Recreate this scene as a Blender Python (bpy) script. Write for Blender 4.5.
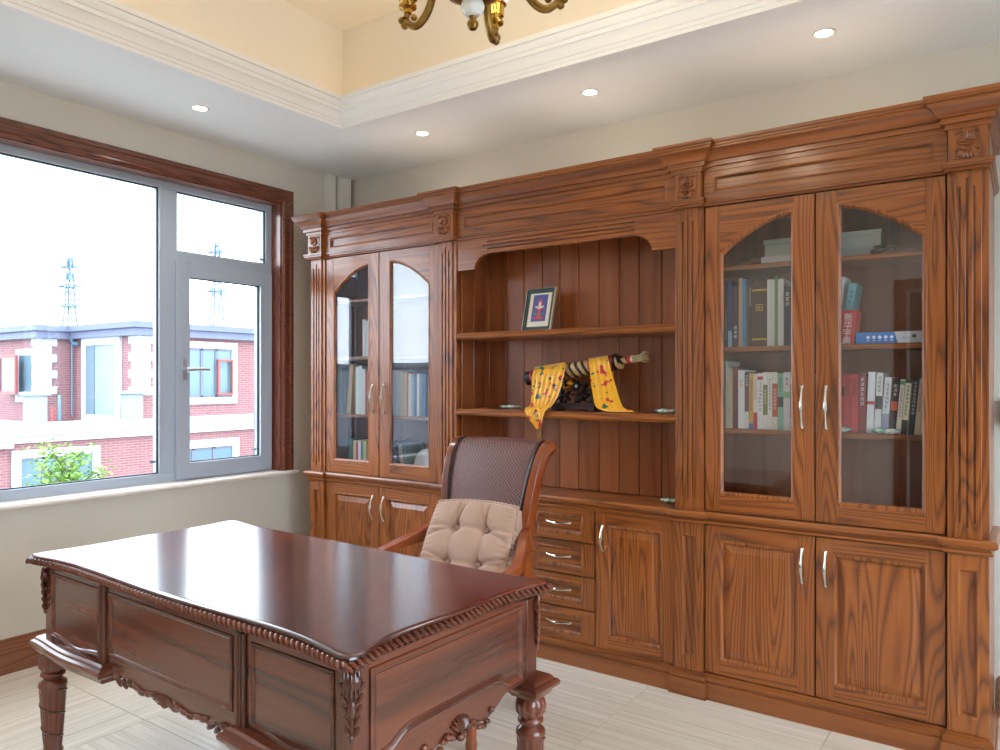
import bpy, bmesh, math, random
from mathutils import Vector, Matrix

for _o in list(bpy.data.objects):
    bpy.data.objects.remove(_o)
SC = bpy.context.scene
COL = SC.collection
PI = math.pi
rnd = random.Random(11)

# ------------------------------------------------------------------ camera
cam = bpy.data.cameras.new('camera')
cam.sensor_fit = 'HORIZONTAL'
cam.sensor_width = 36.0
cam.lens = 26.89
cam.shift_y = 0.005
cam.clip_start = 0.02
cam.clip_end = 600
camo = bpy.data.objects.new('camera', cam)
camo.location = (3.98, -3.75, 1.40)
camo.rotation_euler = (PI / 2, 0, math.atan2(525, 747))
COL.objects.link(camo)
SC.camera = camo

# ------------------------------------------------------------------ sky (bright overcast)
world = bpy.data.worlds.new('overcast_sky')
SC.world = world
world.use_nodes = True
bg = world.node_tree.nodes['Background']
bg.inputs['Color'].default_value = (0.76, 0.88, 1.0, 1)
bg.inputs['Strength'].default_value = 6.5

# ------------------------------------------------------------------ colour management
SC.view_settings.view_transform = 'Standard'
SC.view_settings.look = 'None'
SC.view_settings.gamma = 1.0
SC.view_settings.use_curve_mapping = False
SC.view_settings.exposure = 0.55

DOWNLIGHT_W = 20.0
COVE_STRENGTH = 4.5
CHANDELIER_W = 3.0

# ------------------------------------------------------------------ materials
MATS = {}


def srgb(r, g, b):
    f = lambda c: ((c / 255.0 + 0.055) / 1.055) ** 2.4 if c > 10 else c / 255.0 / 12.92
    return (f(r), f(g), f(b), 1.0)


def new_mat(name):
    m = bpy.data.materials.new(name)
    m.use_nodes = True
    nt = m.node_tree
    b = nt.nodes['Principled BSDF']
    return m, nt, b


def plain(name, col, rough=0.5, metal=0.0, coat=0.0, emit=None, estr=0.0, noise=0.0, nscale=6.0, bump=0.0, bscale=200.0, spec=0.5):
    if name in MATS:
        return MATS[name]
    m, nt, b = new_mat(name)
    b.inputs['Base Color'].default_value = col
    b.inputs['Roughness'].default_value = rough
    b.inputs['Metallic'].default_value = metal
    b.inputs['Coat Weight'].default_value = coat
    b.inputs['Specular IOR Level'].default_value = spec
    tc = nt.nodes.new('ShaderNodeTexCoord')
    if noise > 0:
        n = nt.nodes.new('ShaderNodeTexNoise')
        n.inputs['Scale'].default_value = nscale
        n.inputs['Detail'].default_value = 4
        nt.links.new(tc.outputs['Object'], n.inputs['Vector'])
        mx = nt.nodes.new('ShaderNodeMix')
        mx.data_type = 'RGBA'
        mx.inputs[6].default_value = tuple(c * (1 - noise) for c in col[:3]) + (1,)
        mx.inputs[7].default_value = tuple(min(1, c * (1 + noise)) for c in col[:3]) + (1,)
        nt.links.new(n.outputs['Fac'], mx.inputs[0])
        nt.links.new(mx.outputs[2], b.inputs['Base Color'])
    if bump > 0:
        n2 = nt.nodes.new('ShaderNodeTexNoise')
        n2.inputs['Scale'].default_value = bscale
        n2.inputs['Detail'].default_value = 3
        nt.links.new(tc.outputs['Object'], n2.inputs['Vector'])
        bp = nt.nodes.new('ShaderNodeBump')
        bp.inputs['Strength'].default_value = bump
        bp.inputs['Distance'].default_value = 0.002
        nt.links.new(n2.outputs['Fac'], bp.inputs['Height'])
        nt.links.new(bp.outputs['Normal'], b.inputs['Normal'])
    if emit:
        b.inputs['Emission Color'].default_value = emit
        b.inputs['Emission Strength'].default_value = estr
    MATS[name] = m
    return m


def wood(name, dark, mid, light, axis='z', rough=0.33, coat=0.45, rings=20.0, across=8.0, along=0.62, pores=0.48, tint=0.10):
    if name in MATS:
        return MATS[name]
    m, nt, b = new_mat(name)
    N = nt.nodes.new
    L = nt.links.new
    tc = N('ShaderNodeTexCoord')
    oi = N('ShaderNodeObjectInfo')
    mul = N('ShaderNodeMath'); mul.operation = 'MULTIPLY'; mul.inputs[1].default_value = 37.0
    L(oi.outputs['Random'], mul.inputs[0])
    add = N('ShaderNodeVectorMath'); add.operation = 'ADD'
    L(tc.outputs['Object'], add.inputs[0])
    L(mul.outputs[0], add.inputs[1])
    mp = N('ShaderNodeMapping')
    flat = across * 0.12
    sc = {'x': (along, flat, across), 'y': (across, along, across), 'z': (across, flat, along)}[axis]
    mp.inputs['Scale'].default_value = sc
    L(add.outputs[0], mp.inputs['Vector'])
    n1 = N('ShaderNodeTexNoise'); n1.inputs['Scale'].default_value = 1.0
    n1.inputs['Detail'].default_value = 1.0; n1.inputs['Distortion'].default_value = 0.15
    L(mp.outputs[0], n1.inputs['Vector'])
    k = N('ShaderNodeMath'); k.operation = 'MULTIPLY'; k.inputs[1].default_value = rings * 6.283
    L(n1.outputs['Fac'], k.inputs[0])
    s = N('ShaderNodeMath'); s.operation = 'SINE'; L(k.outputs[0], s.inputs[0])
    s2 = N('ShaderNodeMath'); s2.operation = 'MULTIPLY_ADD'; s2.inputs[1].default_value = 0.5; s2.inputs[2].default_value = 0.5
    L(s.outputs[0], s2.inputs[0])
    pw = N('ShaderNodeMath'); pw.operation = 'POWER'; pw.inputs[1].default_value = 0.42
    L(s2.outputs[0], pw.inputs[0])
    mp2 = N('ShaderNodeMapping')
    f = 26.0
    mp2.inputs['Scale'].default_value = tuple(v * (f if v == across else 9.0) for v in sc)
    L(add.outputs[0], mp2.inputs['Vector'])
    n2 = N('ShaderNodeTexNoise'); n2.inputs['Scale'].default_value = 1.6; n2.inputs['Detail'].default_value = 3
    L(mp2.outputs[0], n2.inputs['Vector'])
    mixf = N('ShaderNodeMath'); mixf.operation = 'MULTIPLY'; mixf.inputs[1].default_value = pores
    L(n2.outputs['Fac'], mixf.inputs[0])
    m1 = N('ShaderNodeMath'); m1.operation = 'MULTIPLY'; m1.inputs[1].default_value = 1.0 - pores
    L(pw.outputs[0], m1.inputs[0])
    sm = N('ShaderNodeMath'); sm.operation = 'ADD'
    L(mixf.outputs[0], sm.inputs[0]); L(m1.outputs[0], sm.inputs[1])
    cr = N('ShaderNodeValToRGB')
    cr.color_ramp.elements[0].position = 0.12; cr.color_ramp.elements[0].color = dark
    cr.color_ramp.elements[1].position = 0.80; cr.color_ramp.elements[1].color = light
    e = cr.color_ramp.elements.new(0.48); e.color = mid
    L(sm.outputs[0], cr.inputs['Fac'])
    # board to board tone
    mr = N('ShaderNodeMapRange'); mr.inputs['To Min'].default_value = 1.0 - tint; mr.inputs['To Max'].default_value = 1.0 + tint
    mul2 = N('ShaderNodeMath'); mul2.operation = 'MULTIPLY'; mul2.inputs[1].default_value = 7.13
    fr = N('ShaderNodeMath'); fr.operation = 'FRACT'
    L(oi.outputs['Random'], mul2.inputs[0]); L(mul2.outputs[0], fr.inputs[0]); L(fr.outputs[0], mr.inputs['Value'])
    sv = N('ShaderNodeVectorMath'); sv.operation = 'SCALE'
    L(cr.outputs['Color'], sv.inputs[0]); L(mr.outputs[0], sv.inputs['Scale'])
    L(sv.outputs[0], b.inputs['Base Color'])
    b.inputs['Roughness'].default_value = rough
    b.inputs['Coat Weight'].default_value = coat
    b.inputs['Coat Roughness'].default_value = 0.16
    bp = N('ShaderNodeBump'); bp.inputs['Strength'].default_value = 0.22; bp.inputs['Distance'].default_value = 0.001
    L(sm.outputs[0], bp.inputs['Height']); L(bp.outputs['Normal'], b.inputs['Normal'])
    MATS[name] = m
    return m


def glass(name, tint=(1, 1, 1, 1), ior=1.5):
    if name in MATS:
        return MATS[name]
    m = bpy.data.materials.new(name)
    m.use_nodes = True
    nt = m.node_tree
    nt.nodes.clear()
    N = nt.nodes.new
    out = N('ShaderNodeOutputMaterial')
    fr = N('ShaderNodeFresnel')
    ge = N('ShaderNodeNewGeometry')
    mr = N('ShaderNodeMapRange'); mr.inputs['To Min'].default_value = ior; mr.inputs['To Max'].default_value = 1.0 / ior
    nt.links.new(ge.outputs['Backfacing'], mr.inputs['Value']); nt.links.new(mr.outputs[0], fr.inputs['IOR'])
    tr = N('ShaderNodeBsdfTransparent'); tr.inputs['Color'].default_value = tint
    gl = N('ShaderNodeBsdfGlossy'); gl.inputs['Roughness'].default_value = 0.0
    mx = N('ShaderNodeMixShader')
    nt.links.new(fr.outputs[0], mx.inputs[0])
    nt.links.new(tr.outputs[0], mx.inputs[1])
    nt.links.new(gl.outputs[0], mx.inputs[2])
    nt.links.new(mx.outputs[0], out.inputs['Surface'])
    MATS[name] = m
    return m


OAK = dict(dark=srgb(74, 36, 11), mid=srgb(132, 70, 25), light=srgb(158, 90, 36))
oak_v = wood('oak_vertical', axis='z', **OAK)
oak_h = wood('oak_horizontal', axis='x', along=0.34, **OAK)
oak_m = wood('oak_moulding', axis='x', along=0.22, rings=8.0, across=10.0, dark=srgb(98, 49, 16), mid=srgb(130, 69, 25), light=srgb(150, 85, 35))
oak_d = wood('oak_depth', axis='y', **OAK)
ash_in = wood('cherry_boards', dark=srgb(104, 50, 24), mid=srgb(138, 74, 38), light=srgb(156, 90, 50), axis='z', rings=3.0, pores=0.6, rough=0.3, coat=0.3, tint=0.14)
MAH = dict(dark=srgb(68, 33, 22), mid=srgb(92, 46, 30), light=srgb(118, 62, 42))
mah_h = wood('mahogany_horizontal', axis='x', rings=3.0, pores=0.5, rough=0.22, coat=0.5, tint=0.04, **MAH)
mah_v = wood('mahogany_vertical', axis='z', rings=3.0, pores=0.5, rough=0.25, coat=0.5, tint=0.04, **MAH)
mah_y = wood('mahogany_depth', axis='y', rings=3.0, pores=0.5, rough=0.25, coat=0.5, tint=0.04, **MAH)
mah_top = wood('mahogany_polished_top', axis='x', rings=2.0, pores=0.4, rough=0.20, coat=1.0, across=3.0, along=0.8, tint=0.0,
               dark=srgb(62, 22, 16), mid=srgb(92, 38, 26), light=srgb(116, 52, 36))
trimw = wood('walnut_trim', dark=srgb(58, 26, 18), mid=srgb(104, 52, 36), light=srgb(128, 70, 48), axis='z', rough=0.3, coat=0.4)
trimw_y = wood('walnut_trim_long', dark=srgb(58, 26, 18), mid=srgb(104, 52, 36), light=srgb(128, 70, 48), axis='y', rough=0.3, coat=0.4)
chairw = wood('chair_cherry', dark=srgb(84, 34, 14), mid=srgb(128, 58, 24), light=srgb(152, 76, 34), axis='z', rings=2.5, rough=0.25, coat=0.5, tint=0.0)
wall_m = plain('wall_paper_cream', srgb(214, 210, 200), 0.75, noise=0.03, nscale=3.0, bump=0.15, bscale=400)
ceil_m = plain('ceiling_white', srgb(238, 239, 240), 0.8, bump=0.05, bscale=300)
tray_m = plain('tray_cream', srgb(240, 234, 222), 0.8, bump=0.05, bscale=300)
crown_m = plain('crown_white', srgb(240, 240, 240), 0.55)
alu_m = plain('window_aluminium', srgb(176, 188, 204), 0.40, metal=0.1, bump=0.05, bscale=600)
gasket_m = plain('gasket_black', srgb(28, 30, 34), 0.6)
marble_m = plain('sill_marble', srgb(232, 224, 216), 0.3, noise=0.08, nscale=14)
chrome_m = plain('handle_silver', srgb(206, 200, 186), 0.22, metal=1.0)
white_pl = plain('white_plastic', srgb(230, 230, 228), 0.4)
pane_m = glass('window_glass', ior=1.5)
cab_glass = glass('cabinet_glass', tint=(0.94, 0.95, 0.96, 1), ior=1.72)


def cm(r, g, b, rough=0.55, **k):
    return plain('paint_%d_%d_%d_%d' % (r, g, b, int(rough * 100)), srgb(r, g, b), rough, **k)


# ------------------------------------------------------------------ mesh builder
class MB:
    def __init__(self):
        self.v = []; self.f = []; self.m = []

    def add(self, vs, fs, mat=0):
        o = len(self.v)
        self.v += [tuple(p) for p in vs]
        for q in fs:
            self.f.append(tuple(i + o for i in q)); self.m.append(mat)
        return self

    def box(self, x0, x1, y0, y1, z0, z1, mat=0):
        vs = [(x, y, z) for x in (x0, x1) for y in (y0, y1) for z in (z0, z1)]
        fs = [(0, 1, 3, 2), (4, 6, 7, 5), (0, 4, 5, 1), (2, 3, 7, 6), (0, 2, 6, 4), (1, 5, 7, 3)]
        return self.add(vs, fs, mat)

    def prism(self, poly, axis, a0, a1, mat=0):
        def mp(p, a):
            return {'x': (a, p[0], p[1]), 'y': (p[0], a, p[1]), 'z': (p[0], p[1], a)}[axis]
        n = len(poly)
        vs = [mp(p, a0) for p in poly] + [mp(p, a1) for p in poly]
        fs = [tuple(range(n)), tuple(range(2 * n - 1, n - 1, -1))]
        fs += [(i, (i + 1) % n, n + (i + 1) % n, n + i) for i in range(n)]
        return self.add(vs, fs, mat)

    def strip(self, top, bot, axis, a0, a1, mat=0):
        """solid between two polylines with equal counts (for concave outlines)"""
        def mp(p, a):
            return {'x': (a, p[0], p[1]), 'y': (p[0], a, p[1]), 'z': (p[0], p[1], a)}[axis]
        n = len(top)
        vs = []
        for a in (a0, a1):
            vs += [mp(p, a) for p in top] + [mp(p, a) for p in bot]
        fs = []
        for i in range(n - 1):
            fs.append((i, i + 1, n + i + 1, n + i))
            fs.append((2 * n + i, 3 * n + i, 3 * n + i + 1, 2 * n + i + 1))
            fs.append((i, 2 * n + i, 2 * n + i + 1, i + 1))
            fs.append((n + i, n + i + 1, 3 * n + i + 1, 3 * n + i))
        fs.append((0, n, 3 * n, 2 * n))
        fs.append((n - 1, 3 * n - 1, 4 * n - 1, 2 * n - 1))
        return self.add(vs, fs, mat)

    def sweep(self, path, prof, closed=False, mp=None, mat=0, cap=True):
        """path in a plane (u,v); profile (o,w): o to the right of travel, w out of plane"""
        if mp is None:
            mp = lambda u, v, w: (u, v, w)
        n = len(path); k = len(prof)
        offs = []
        for i in range(n):
            p = Vector(path[i])
            a = Vector(path[i - 1]) if (closed or i > 0) else None
            c = Vector(path[(i + 1) % n]) if (closed or i < n - 1) else None
            d1 = (p - a).normalized() if a is not None else (c - p).normalized()
            d2 = (c - p).normalized() if c is not None else d1
            n1 = Vector((d1.y, -d1.x)); n2 = Vector((d2.y, -d2.x))
            q = n1 + n2
            if q.length < 1e-6:
                q = n1
            q = q / max(0.25, q.length_squared) * 2.0
            offs.append(q)
        vs = []
        for i in range(n):
            for (o, w) in prof:
                vs.append(mp(path[i][0] + offs[i].x * o, path[i][1] + offs[i].y * o, w))
        fs = []
        for i in range(n if closed else n - 1):
            j = (i + 1) % n
            for t in range(k):
                t2 = (t + 1) % k
                fs.append((i * k + t, i * k + t2, j * k + t2, j * k + t))
        if not closed and cap:
            fs.append(tuple(range(k))); fs.append(tuple((n - 1) * k + t for t in range(k - 1, -1, -1)))
        return self.add(vs, fs, mat)

    def lathe(self, prof, c=(0, 0, 0), n=24, mat=0, mod=None, mtx=None):
        vs = []; k = len(prof)
        for i in range(n):
            a = 2 * PI * i / n
            for t, (r, z) in enumerate(prof):
                rr = r * (mod(a, z, t) if mod else 1.0)
                p = Vector((rr * math.cos(a), rr * math.sin(a), z))
                if mtx is not None:
                    p = mtx @ p
                vs.append((c[0] + p.x, c[1] + p.y, c[2] + p.z))
        fs = []
        for i in range(n):
            j = (i + 1) % n
            for t in range(k - 1):
                fs.append((i * k + t, j * k + t, j * k + t + 1, i * k + t + 1))
        fs.append(tuple(i * k for i in range(n - 1, -1, -1)))
        fs.append(tuple(i * k + k - 1 for i in range(n)))
        return self.add(vs, fs, mat)

    def tube(self, pts, rad, n=8, mat=0, up=None, sect=None):
        """round tube, or rectangular section when sect=(half width, half height) per point"""
        P = [Vector(p) for p in pts]
        R = rad if isinstance(rad, (list, tuple)) else [rad] * len(P)
        vs = []
        ref = Vector(up) if up else Vector((0, 0, 1))
        k = 4 if sect else n
        for i, p in enumerate(P):
            d = (P[min(i + 1, len(P) - 1)] - P[max(i - 1, 0)]).normalized()
            s = d.cross(ref)
            if s.length < 1e-3:
                s = d.cross(Vector((1, 0, 0.01)))
            s.normalize()
            u = s.cross(d).normalized()
            if sect:
                hw, hh = sect[i] if isinstance(sect, list) else sect
                for a, b in ((1, 1), (-1, 1), (-1, -1), (1, -1)):
                    vs.append(p + s * hw * a + u * hh * b)
            else:
                for t in range(n):
                    an = 2 * PI * t / n
                    vs.append(p + (s * math.cos(an) + u * math.sin(an)) * R[i])
        fs = []
        for i in range(len(P) - 1):
            for t in range(k):
                t2 = (t + 1) % k
                fs.append((i * k + t, i * k + t2, (i + 1) * k + t2, (i + 1) * k + t))
        fs.append(tuple(range(k - 1, -1, -1)))
        fs.append(tuple((len(P) - 1) * k + t for t in range(k)))
        return self.add(vs, fs, mat)

    def ball(self, c, r, rot=None, nu=10, nv=6, mat=0):
        if not isinstance(r, (tuple, list)):
            r = (r, r, r)
        vs = []; c = Vector(c)
        for j in range(1, nv):
            ph = PI * j / nv
            for i in range(nu):
                th = 2 * PI * i / nu
                p = Vector((r[0] * math.sin(ph) * math.cos(th), r[1] * math.sin(ph) * math.sin(th), r[2] * math.cos(ph)))
                if rot is not None:
                    p = rot @ p
                vs.append(c + p)
        t = Vector((0, 0, r[2])); b = Vector((0, 0, -r[2]))
        if rot is not None:
            t = rot @ t; b = rot @ b
        vs += [c + t, c + b]
        T = len(vs) - 2; B = T + 1
        fs = []
        for j in range(nv - 2):
            for i in range(nu):
                i2 = (i + 1) % nu
                fs.append((j * nu + i, (j + 1) * nu + i, (j + 1) * nu + i2, j * nu + i2))
        for i in range(nu):
            i2 = (i + 1) % nu
            fs.append((T, i, i2)); fs.append((B, (nv - 2) * nu + i2, (nv - 2) * nu + i))
        return self.add(vs, fs, mat)

    def relief(self, xs, zs, depth, y0, yb, mat=0):
        """front heightfield over a grid of cells; depth(i,j) is recess; closed towards yb"""
        nx, nz = len(xs) - 1, len(zs) - 1
        g = [[y0 + depth(i, j) for j in range(nz)] for i in range(nx)]
        for i in range(nx):
            for j in range(nz):
                y = g[i][j]
                self.add([(xs[i], y, zs[j]), (xs[i + 1], y, zs[j]), (xs[i + 1], y, zs[j + 1]), (xs[i], y, zs[j + 1])], [(0, 1, 2, 3)], mat)
                yr = g[i + 1][j] if i + 1 < nx else yb
                if abs(yr - y) > 1e-6:
                    self.add([(xs[i + 1], y, zs[j]), (xs[i + 1], yr, zs[j]), (xs[i + 1], yr, zs[j + 1]), (xs[i + 1], y, zs[j + 1])], [(0, 1, 2, 3)], mat)
                if i == 0:
                    self.add([(xs[0], yb, zs[j]), (xs[0], y, zs[j]), (xs[0], y, zs[j + 1]), (xs[0], yb, zs[j + 1])], [(0, 1, 2, 3)], mat)
                yu = g[i][j + 1] if j + 1 < nz else yb
                if abs(yu - y) > 1e-6:
                    self.add([(xs[i], y, zs[j + 1]), (xs[i + 1], y, zs[j + 1]), (xs[i + 1], yu, zs[j + 1]), (xs[i], yu, zs[j + 1])], [(0, 1, 2, 3)], mat)
                if j == 0:
                    self.add([(xs[i], yb, zs[0]), (xs[i + 1], yb, zs[0]), (xs[i + 1], y, zs[0]), (xs[i], y, zs[0])], [(0, 1, 2, 3)], mat)
        self.add([(xs[0], yb, zs[0]), (xs[-1], yb, zs[0]), (xs[-1], yb, zs[-1]), (xs[0], yb, zs[-1])], [(3, 2, 1, 0)], mat)
        return self

    def mesh(self, name, mats):
        me = bpy.data.meshes.new(name)
        bm = bmesh.new()
        bv = [bm.verts.new(p) for p in self.v]
        for q, mi in zip(self.f, self.m):
            try:
                fc = bm.faces.new([bv[i] for i in q])
                fc.material_index = mi
            except ValueError:
                pass
        bmesh.ops.remove_doubles(bm, verts=bm.verts, dist=1e-5)
        bmesh.ops.recalc_face_normals(bm, faces=bm.faces)
        bm.to_mesh(me)
        bm.free()
        for m in (mats if isinstance(mats, (list, tuple)) else [mats]):
            me.materials.append(m)
        return me

    def build(self, name, mats, parent=None, bevel=0.0, smooth=True, angle=35, loc=None, rot=None, seg=2):
        me = self.mesh(name, mats)
        if smooth:
            for p in me.polygons:
                p.use_smooth = len(p.vertices) < 20
            me.set_sharp_from_angle(angle=math.radians(angle))
        o = bpy.data.objects.new(name, me)
        COL.objects.link(o)
        if parent:
            o.parent = parent
        if loc:
            o.location = loc
        if rot:
            o.rotation_euler = rot
        if bevel > 0:
            b = o.modifiers.new('bevel', 'BEVEL')
            b.width = bevel; b.segments = seg; b.limit_method = 'ANGLE'
            b.angle_limit = math.radians(40)
            b.harden_normals = False
        return o


def tag(o, label=None, cat=None, group=None, kind=None):
    if label: o['label'] = label
    if cat: o['category'] = cat
    if group: o['group'] = group
    if kind: o['kind'] = kind
    return o


def empty(name, loc=(0, 0, 0), rz=0.0, parent=None):
    o = bpy.data.objects.new(name, None)
    o.empty_display_size = 0.05
    COL.objects.link(o)
    o.location = loc
    o.rotation_euler = (0, 0, rz)
    if parent:
        o.parent = parent
    return o


def copy_tree(o, parent=None):
    c = o.copy()
    COL.objects.link(c)
    c.parent = parent
    for ch in list(o.children):
        copy_tree(ch, c)
    return c


def lin(a, b, n):
    return [a + (b - a) * i / (n - 1) for i in range(n)]


def spline(pts, n=6):
    """Catmull-Rom through pts"""
    P = [Vector(p) for p in pts]
    out = []
    for i in range(len(P) - 1):
        p0 = P[max(i - 1, 0)]; p1 = P[i]; p2 = P[i + 1]; p3 = P[min(i + 2, len(P) - 1)]
        for k in range(n):
            t = k / n
            out.append(0.5 * ((2 * p1) + (p2 - p0) * t + (2 * p0 - 5 * p1 + 4 * p2 - p3) * t * t + (3 * p1 - p0 - 3 * p2 + p3) * t ** 3))
    out.append(P[-1])
    return [tuple(p) for p in out]


def wc(o, parent):
    """parent an object whose mesh is in world coordinates to an unrotated root"""
    o.parent = parent
    o.matrix_parent_inverse = Matrix.Translation(-Vector(parent.location))
    return o


# ================================================================== THE ROOM
RX, RY, CZ = 5.38, -4.10, 2.82


def streak_tile(name, axis):
    m, nt, b = new_mat(name)
    N = nt.nodes.new; L = nt.links.new
    tc = N('ShaderNodeTexCoord'); mp = N('ShaderNodeMapping')
    mp.inputs['Scale'].default_value = (1.2, 46, 46) if axis == 'x' else (46, 1.2, 46)
    oi = N('ShaderNodeObjectInfo')
    ad = N('ShaderNodeVectorMath'); ad.operation = 'ADD'
    ml = N('ShaderNodeMath'); ml.operation = 'MULTIPLY'; ml.inputs[1].default_value = 19
    L(oi.outputs['Random'], ml.inputs[0]); L(tc.outputs['Object'], ad.inputs[0]); L(ml.outputs[0], ad.inputs[1])
    L(ad.outputs[0], mp.inputs['Vector'])
    n = N('ShaderNodeTexNoise'); n.inputs['Scale'].default_value = 1.5; n.inputs['Detail'].default_value = 3
    L(mp.outputs[0], n.inputs['Vector'])
    cr = N('ShaderNodeValToRGB')
    cr.color_ramp.elements[0].position = 0.3; cr.color_ramp.elements[0].color = srgb(206, 196, 180)
    cr.color_ramp.elements[1].position = 0.7; cr.color_ramp.elements[1].color = srgb(230, 224, 212)
    L(n.outputs['Fac'], cr.inputs['Fac']); L(cr.outputs[0], b.inputs['Base Color'])
    b.inputs['Roughness'].default_value = 0.24
    bp = N('ShaderNodeBump'); bp.inputs['Strength'].default_value = 0.08; bp.inputs['Distance'].default_value = 0.001
    L(n.outputs['Fac'], bp.inputs['Height']); L(bp.outputs[0], b.inputs['Normal'])
    MATS[name] = m
    return m


tile_x = streak_tile('floor_tile_streaks_across', 'x')
tile_y = streak_tile('floor_tile_streaks_along', 'y')
grout = plain('grout_grey', srgb(170, 162, 150), 0.8)
floor = tag(MB().box(-0.2, RX + 0.2, RY - 0.2, 0.2, -0.12, -0.003).build('floor', grout), kind='structure')
xs = [(0.0, 0.90, 'y'), (0.90, 1.02, 'y'), (1.02, 1.795, 'x'), (1.795, 2.57, 'x'), (2.57, 3.345, 'x'), (3.345, 4.12, 'x'), (4.12, 4.895, 'x'), (4.895, RX, 'x')]
ys = [RY, -3.625, -2.85, -2.075, -1.30, -0.525, 0.0]
tile_cache = {}
for (x0, x1, ax) in xs:
    for j in range(len(ys) - 1):
        w, h = x1 - x0 - 0.0025, ys[j + 1] - ys[j] - 0.0025
        key = (round(w, 4), round(h, 4), ax)
        if key not in tile_cache:
            e = 0.0012
            vs = [(-w / 2, -h / 2, -0.008), (w / 2, -h / 2, -0.008), (w / 2, h / 2, -0.008), (-w / 2, h / 2, -0.008)]
            vs += [(p[0], p[1], -e) for p in vs[:4]] + [(p[0] * (1 - 2 * e / w), p[1] * (1 - 2 * e / h), 0) for p in vs[:4]]
            fs = [(3, 2, 1, 0), (8, 9, 10, 11)] + [(i, (i + 1) % 4, 4 + (i + 1) % 4, 4 + i) for i in range(4)] + [(4 + i, 4 + (i + 1) % 4, 8 + (i + 1) % 4, 8 + i) for i in range(4)]
            tile_cache[key] = MB().add(vs, fs).mesh('floor_tile', tile_x if ax == 'x' else tile_y)
        o = bpy.data.objects.new('floor_tile', tile_cache[key])
        COL.objects.link(o); o.parent = floor
        o.location = ((x0 + x1) / 2, (ys[j] + ys[j + 1]) / 2, 0)

# walls; the window opening
WY0, WY1, WZ0, WZ1 = -2.95, -0.575, 0.80, 2.56
mb = MB()
mb.box(-0.28, 0, RY - 0.2, 0.2, -0.1, WZ0); mb.box(-0.28, 0, RY - 0.2, 0.2, WZ1, 3.6)
mb.box(-0.28, 0, RY - 0.2, WY0, WZ0, WZ1); mb.box(-0.28, 0, WY1, 0.2, WZ0, WZ1)
tag(mb.build('wall_left', wall_m), kind='structure')
tag(MB().box(0, RX + 0.2, 0, 0.2, -0.1, 3.6).build('wall_back', wall_m), kind='structure')
RY0, RY1, RZ0, RZ1 = -3.30, -0.95, 0.45, 2.50     # second window, in the right wall outside the picture
mb = MB().box(RX, RX + 0.2, RY - 0.2, RY0, -0.1, 3.6).box(RX, RX + 0.2, RY1, 0, -0.1, 3.6).box(RX, RX + 0.2, RY0, RY1, -0.1, RZ0).box(RX, RX + 0.2, RY0, RY1, RZ1, 3.6)
tag(mb.build('wall_right', wall_m), kind='structure')
DX0, DX1, DZ = 3.2, 4.25, 2.12
mb = MB().box(0, DX0, RY - 0.2, RY, -0.1, 3.6).box(DX1, RX, RY - 0.2, RY, -0.1, 3.6).box(DX0, DX1, RY - 0.2, RY, DZ, 3.6)
tag(mb.build('wall_front', wall_m), kind='structure')
# hall behind the open doorway
mb = MB().box(2.5, 5.0, -6.5, -6.3, -0.1, 2.7).box(2.3, 2.5, -6.5, RY - 0.2, -0.1, 2.7).box(5.0, 5.2, -6.5, RY - 0.2, -0.1, 2.7).box(2.3, 5.2, -6.5, RY - 0.2, 2.6, 2.8).box(2.3, 5.2, -6.5, RY - 0.2, -0.3, -0.1)
tag(mb.build('wall_hall', wall_m), kind='structure')
prof = [(0, 0), (0.09, 0), (0.09, 0.018), (0.06, 0.026), (0.02, 0.02), (0, 0.03)]
mb = MB().sweep([(DX0, 0), (DX0, DZ), (DX1, DZ), (DX1, 0)], [(-o, w) for o, w in prof], mp=lambda u, v, w: (u, RY + w, v))
tag(mb.build('trim_1', trimw), kind='structure')

# ceiling: soffit ring, crown moulding, raised tray
OX0, OX1, OY0, OY1 = 0.83, 4.55, -3.28, -0.82
mb = MB()
mb.box(0, OX0, RY, 0, CZ, CZ + 0.04); mb.box(OX1, RX, RY, 0, CZ, CZ + 0.04)
mb.box(OX0, OX1, OY1, 0, CZ, CZ + 0.04); mb.box(OX0, OX1, RY, OY0, CZ, CZ + 0.04)
ceiling = tag(mb.build('ceiling', ceil_m), kind='structure')
tx0, tx1, ty0, ty1, tz = 0.70, 4.68, -3.41, -0.69, 3.45
mb = MB()
mb.box(tx0 - .05, tx0, ty0, ty1, CZ + .04, tz); mb.box(tx1, tx1 + .05, ty0, ty1, CZ + .04, tz)
mb.box(tx0 - .05, tx1 + .05, ty1, ty1 + .05, CZ + .04, tz); mb.box(tx0 - .05, tx1 + .05, ty0 - .05, ty0, CZ + .04, tz)
mb.box(tx0 - .05, tx1 + .05, ty0 - .05, ty1 + .05, tz, tz + .05)
mb.build('tray_recess', tray_m, ceiling)
crown = [(-0.004, 2.812), (0.010, 2.812), (0.010, 2.828), (0.016, 2.831), (0.018, 2.846), (0.024, 2.848), (0.028, 2.862), (0.036, 2.878), (0.046, 2.888),
         (0.052, 2.890), (0.053, 2.908), (0.060, 2.911), (0.066, 2.920), (0.070, 2.932), (0.070, 2.938), (0.080, 2.941), (0.082, 2.962), (-0.004, 2.962)]
mb = MB().sweep([(OX0, OY0), (OX0, OY1), (OX1, OY1), (OX1, OY0)], crown, closed=True)
mb.build('crown_moulding', crown_m, ceiling, angle=25)
led_m = plain('led_strip_warm', srgb(255, 214, 150), 0.5, emit=srgb(255, 216, 166), estr=COVE_STRENGTH)
mb = MB().sweep([(0.745, -3.365), (0.745, -0.735), (4.635, -0.735), (4.635, -3.365)], [(0, CZ + .043), (0.012, CZ + .043), (0.012, CZ + .05), (0, CZ + .05)], closed=True)
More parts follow.
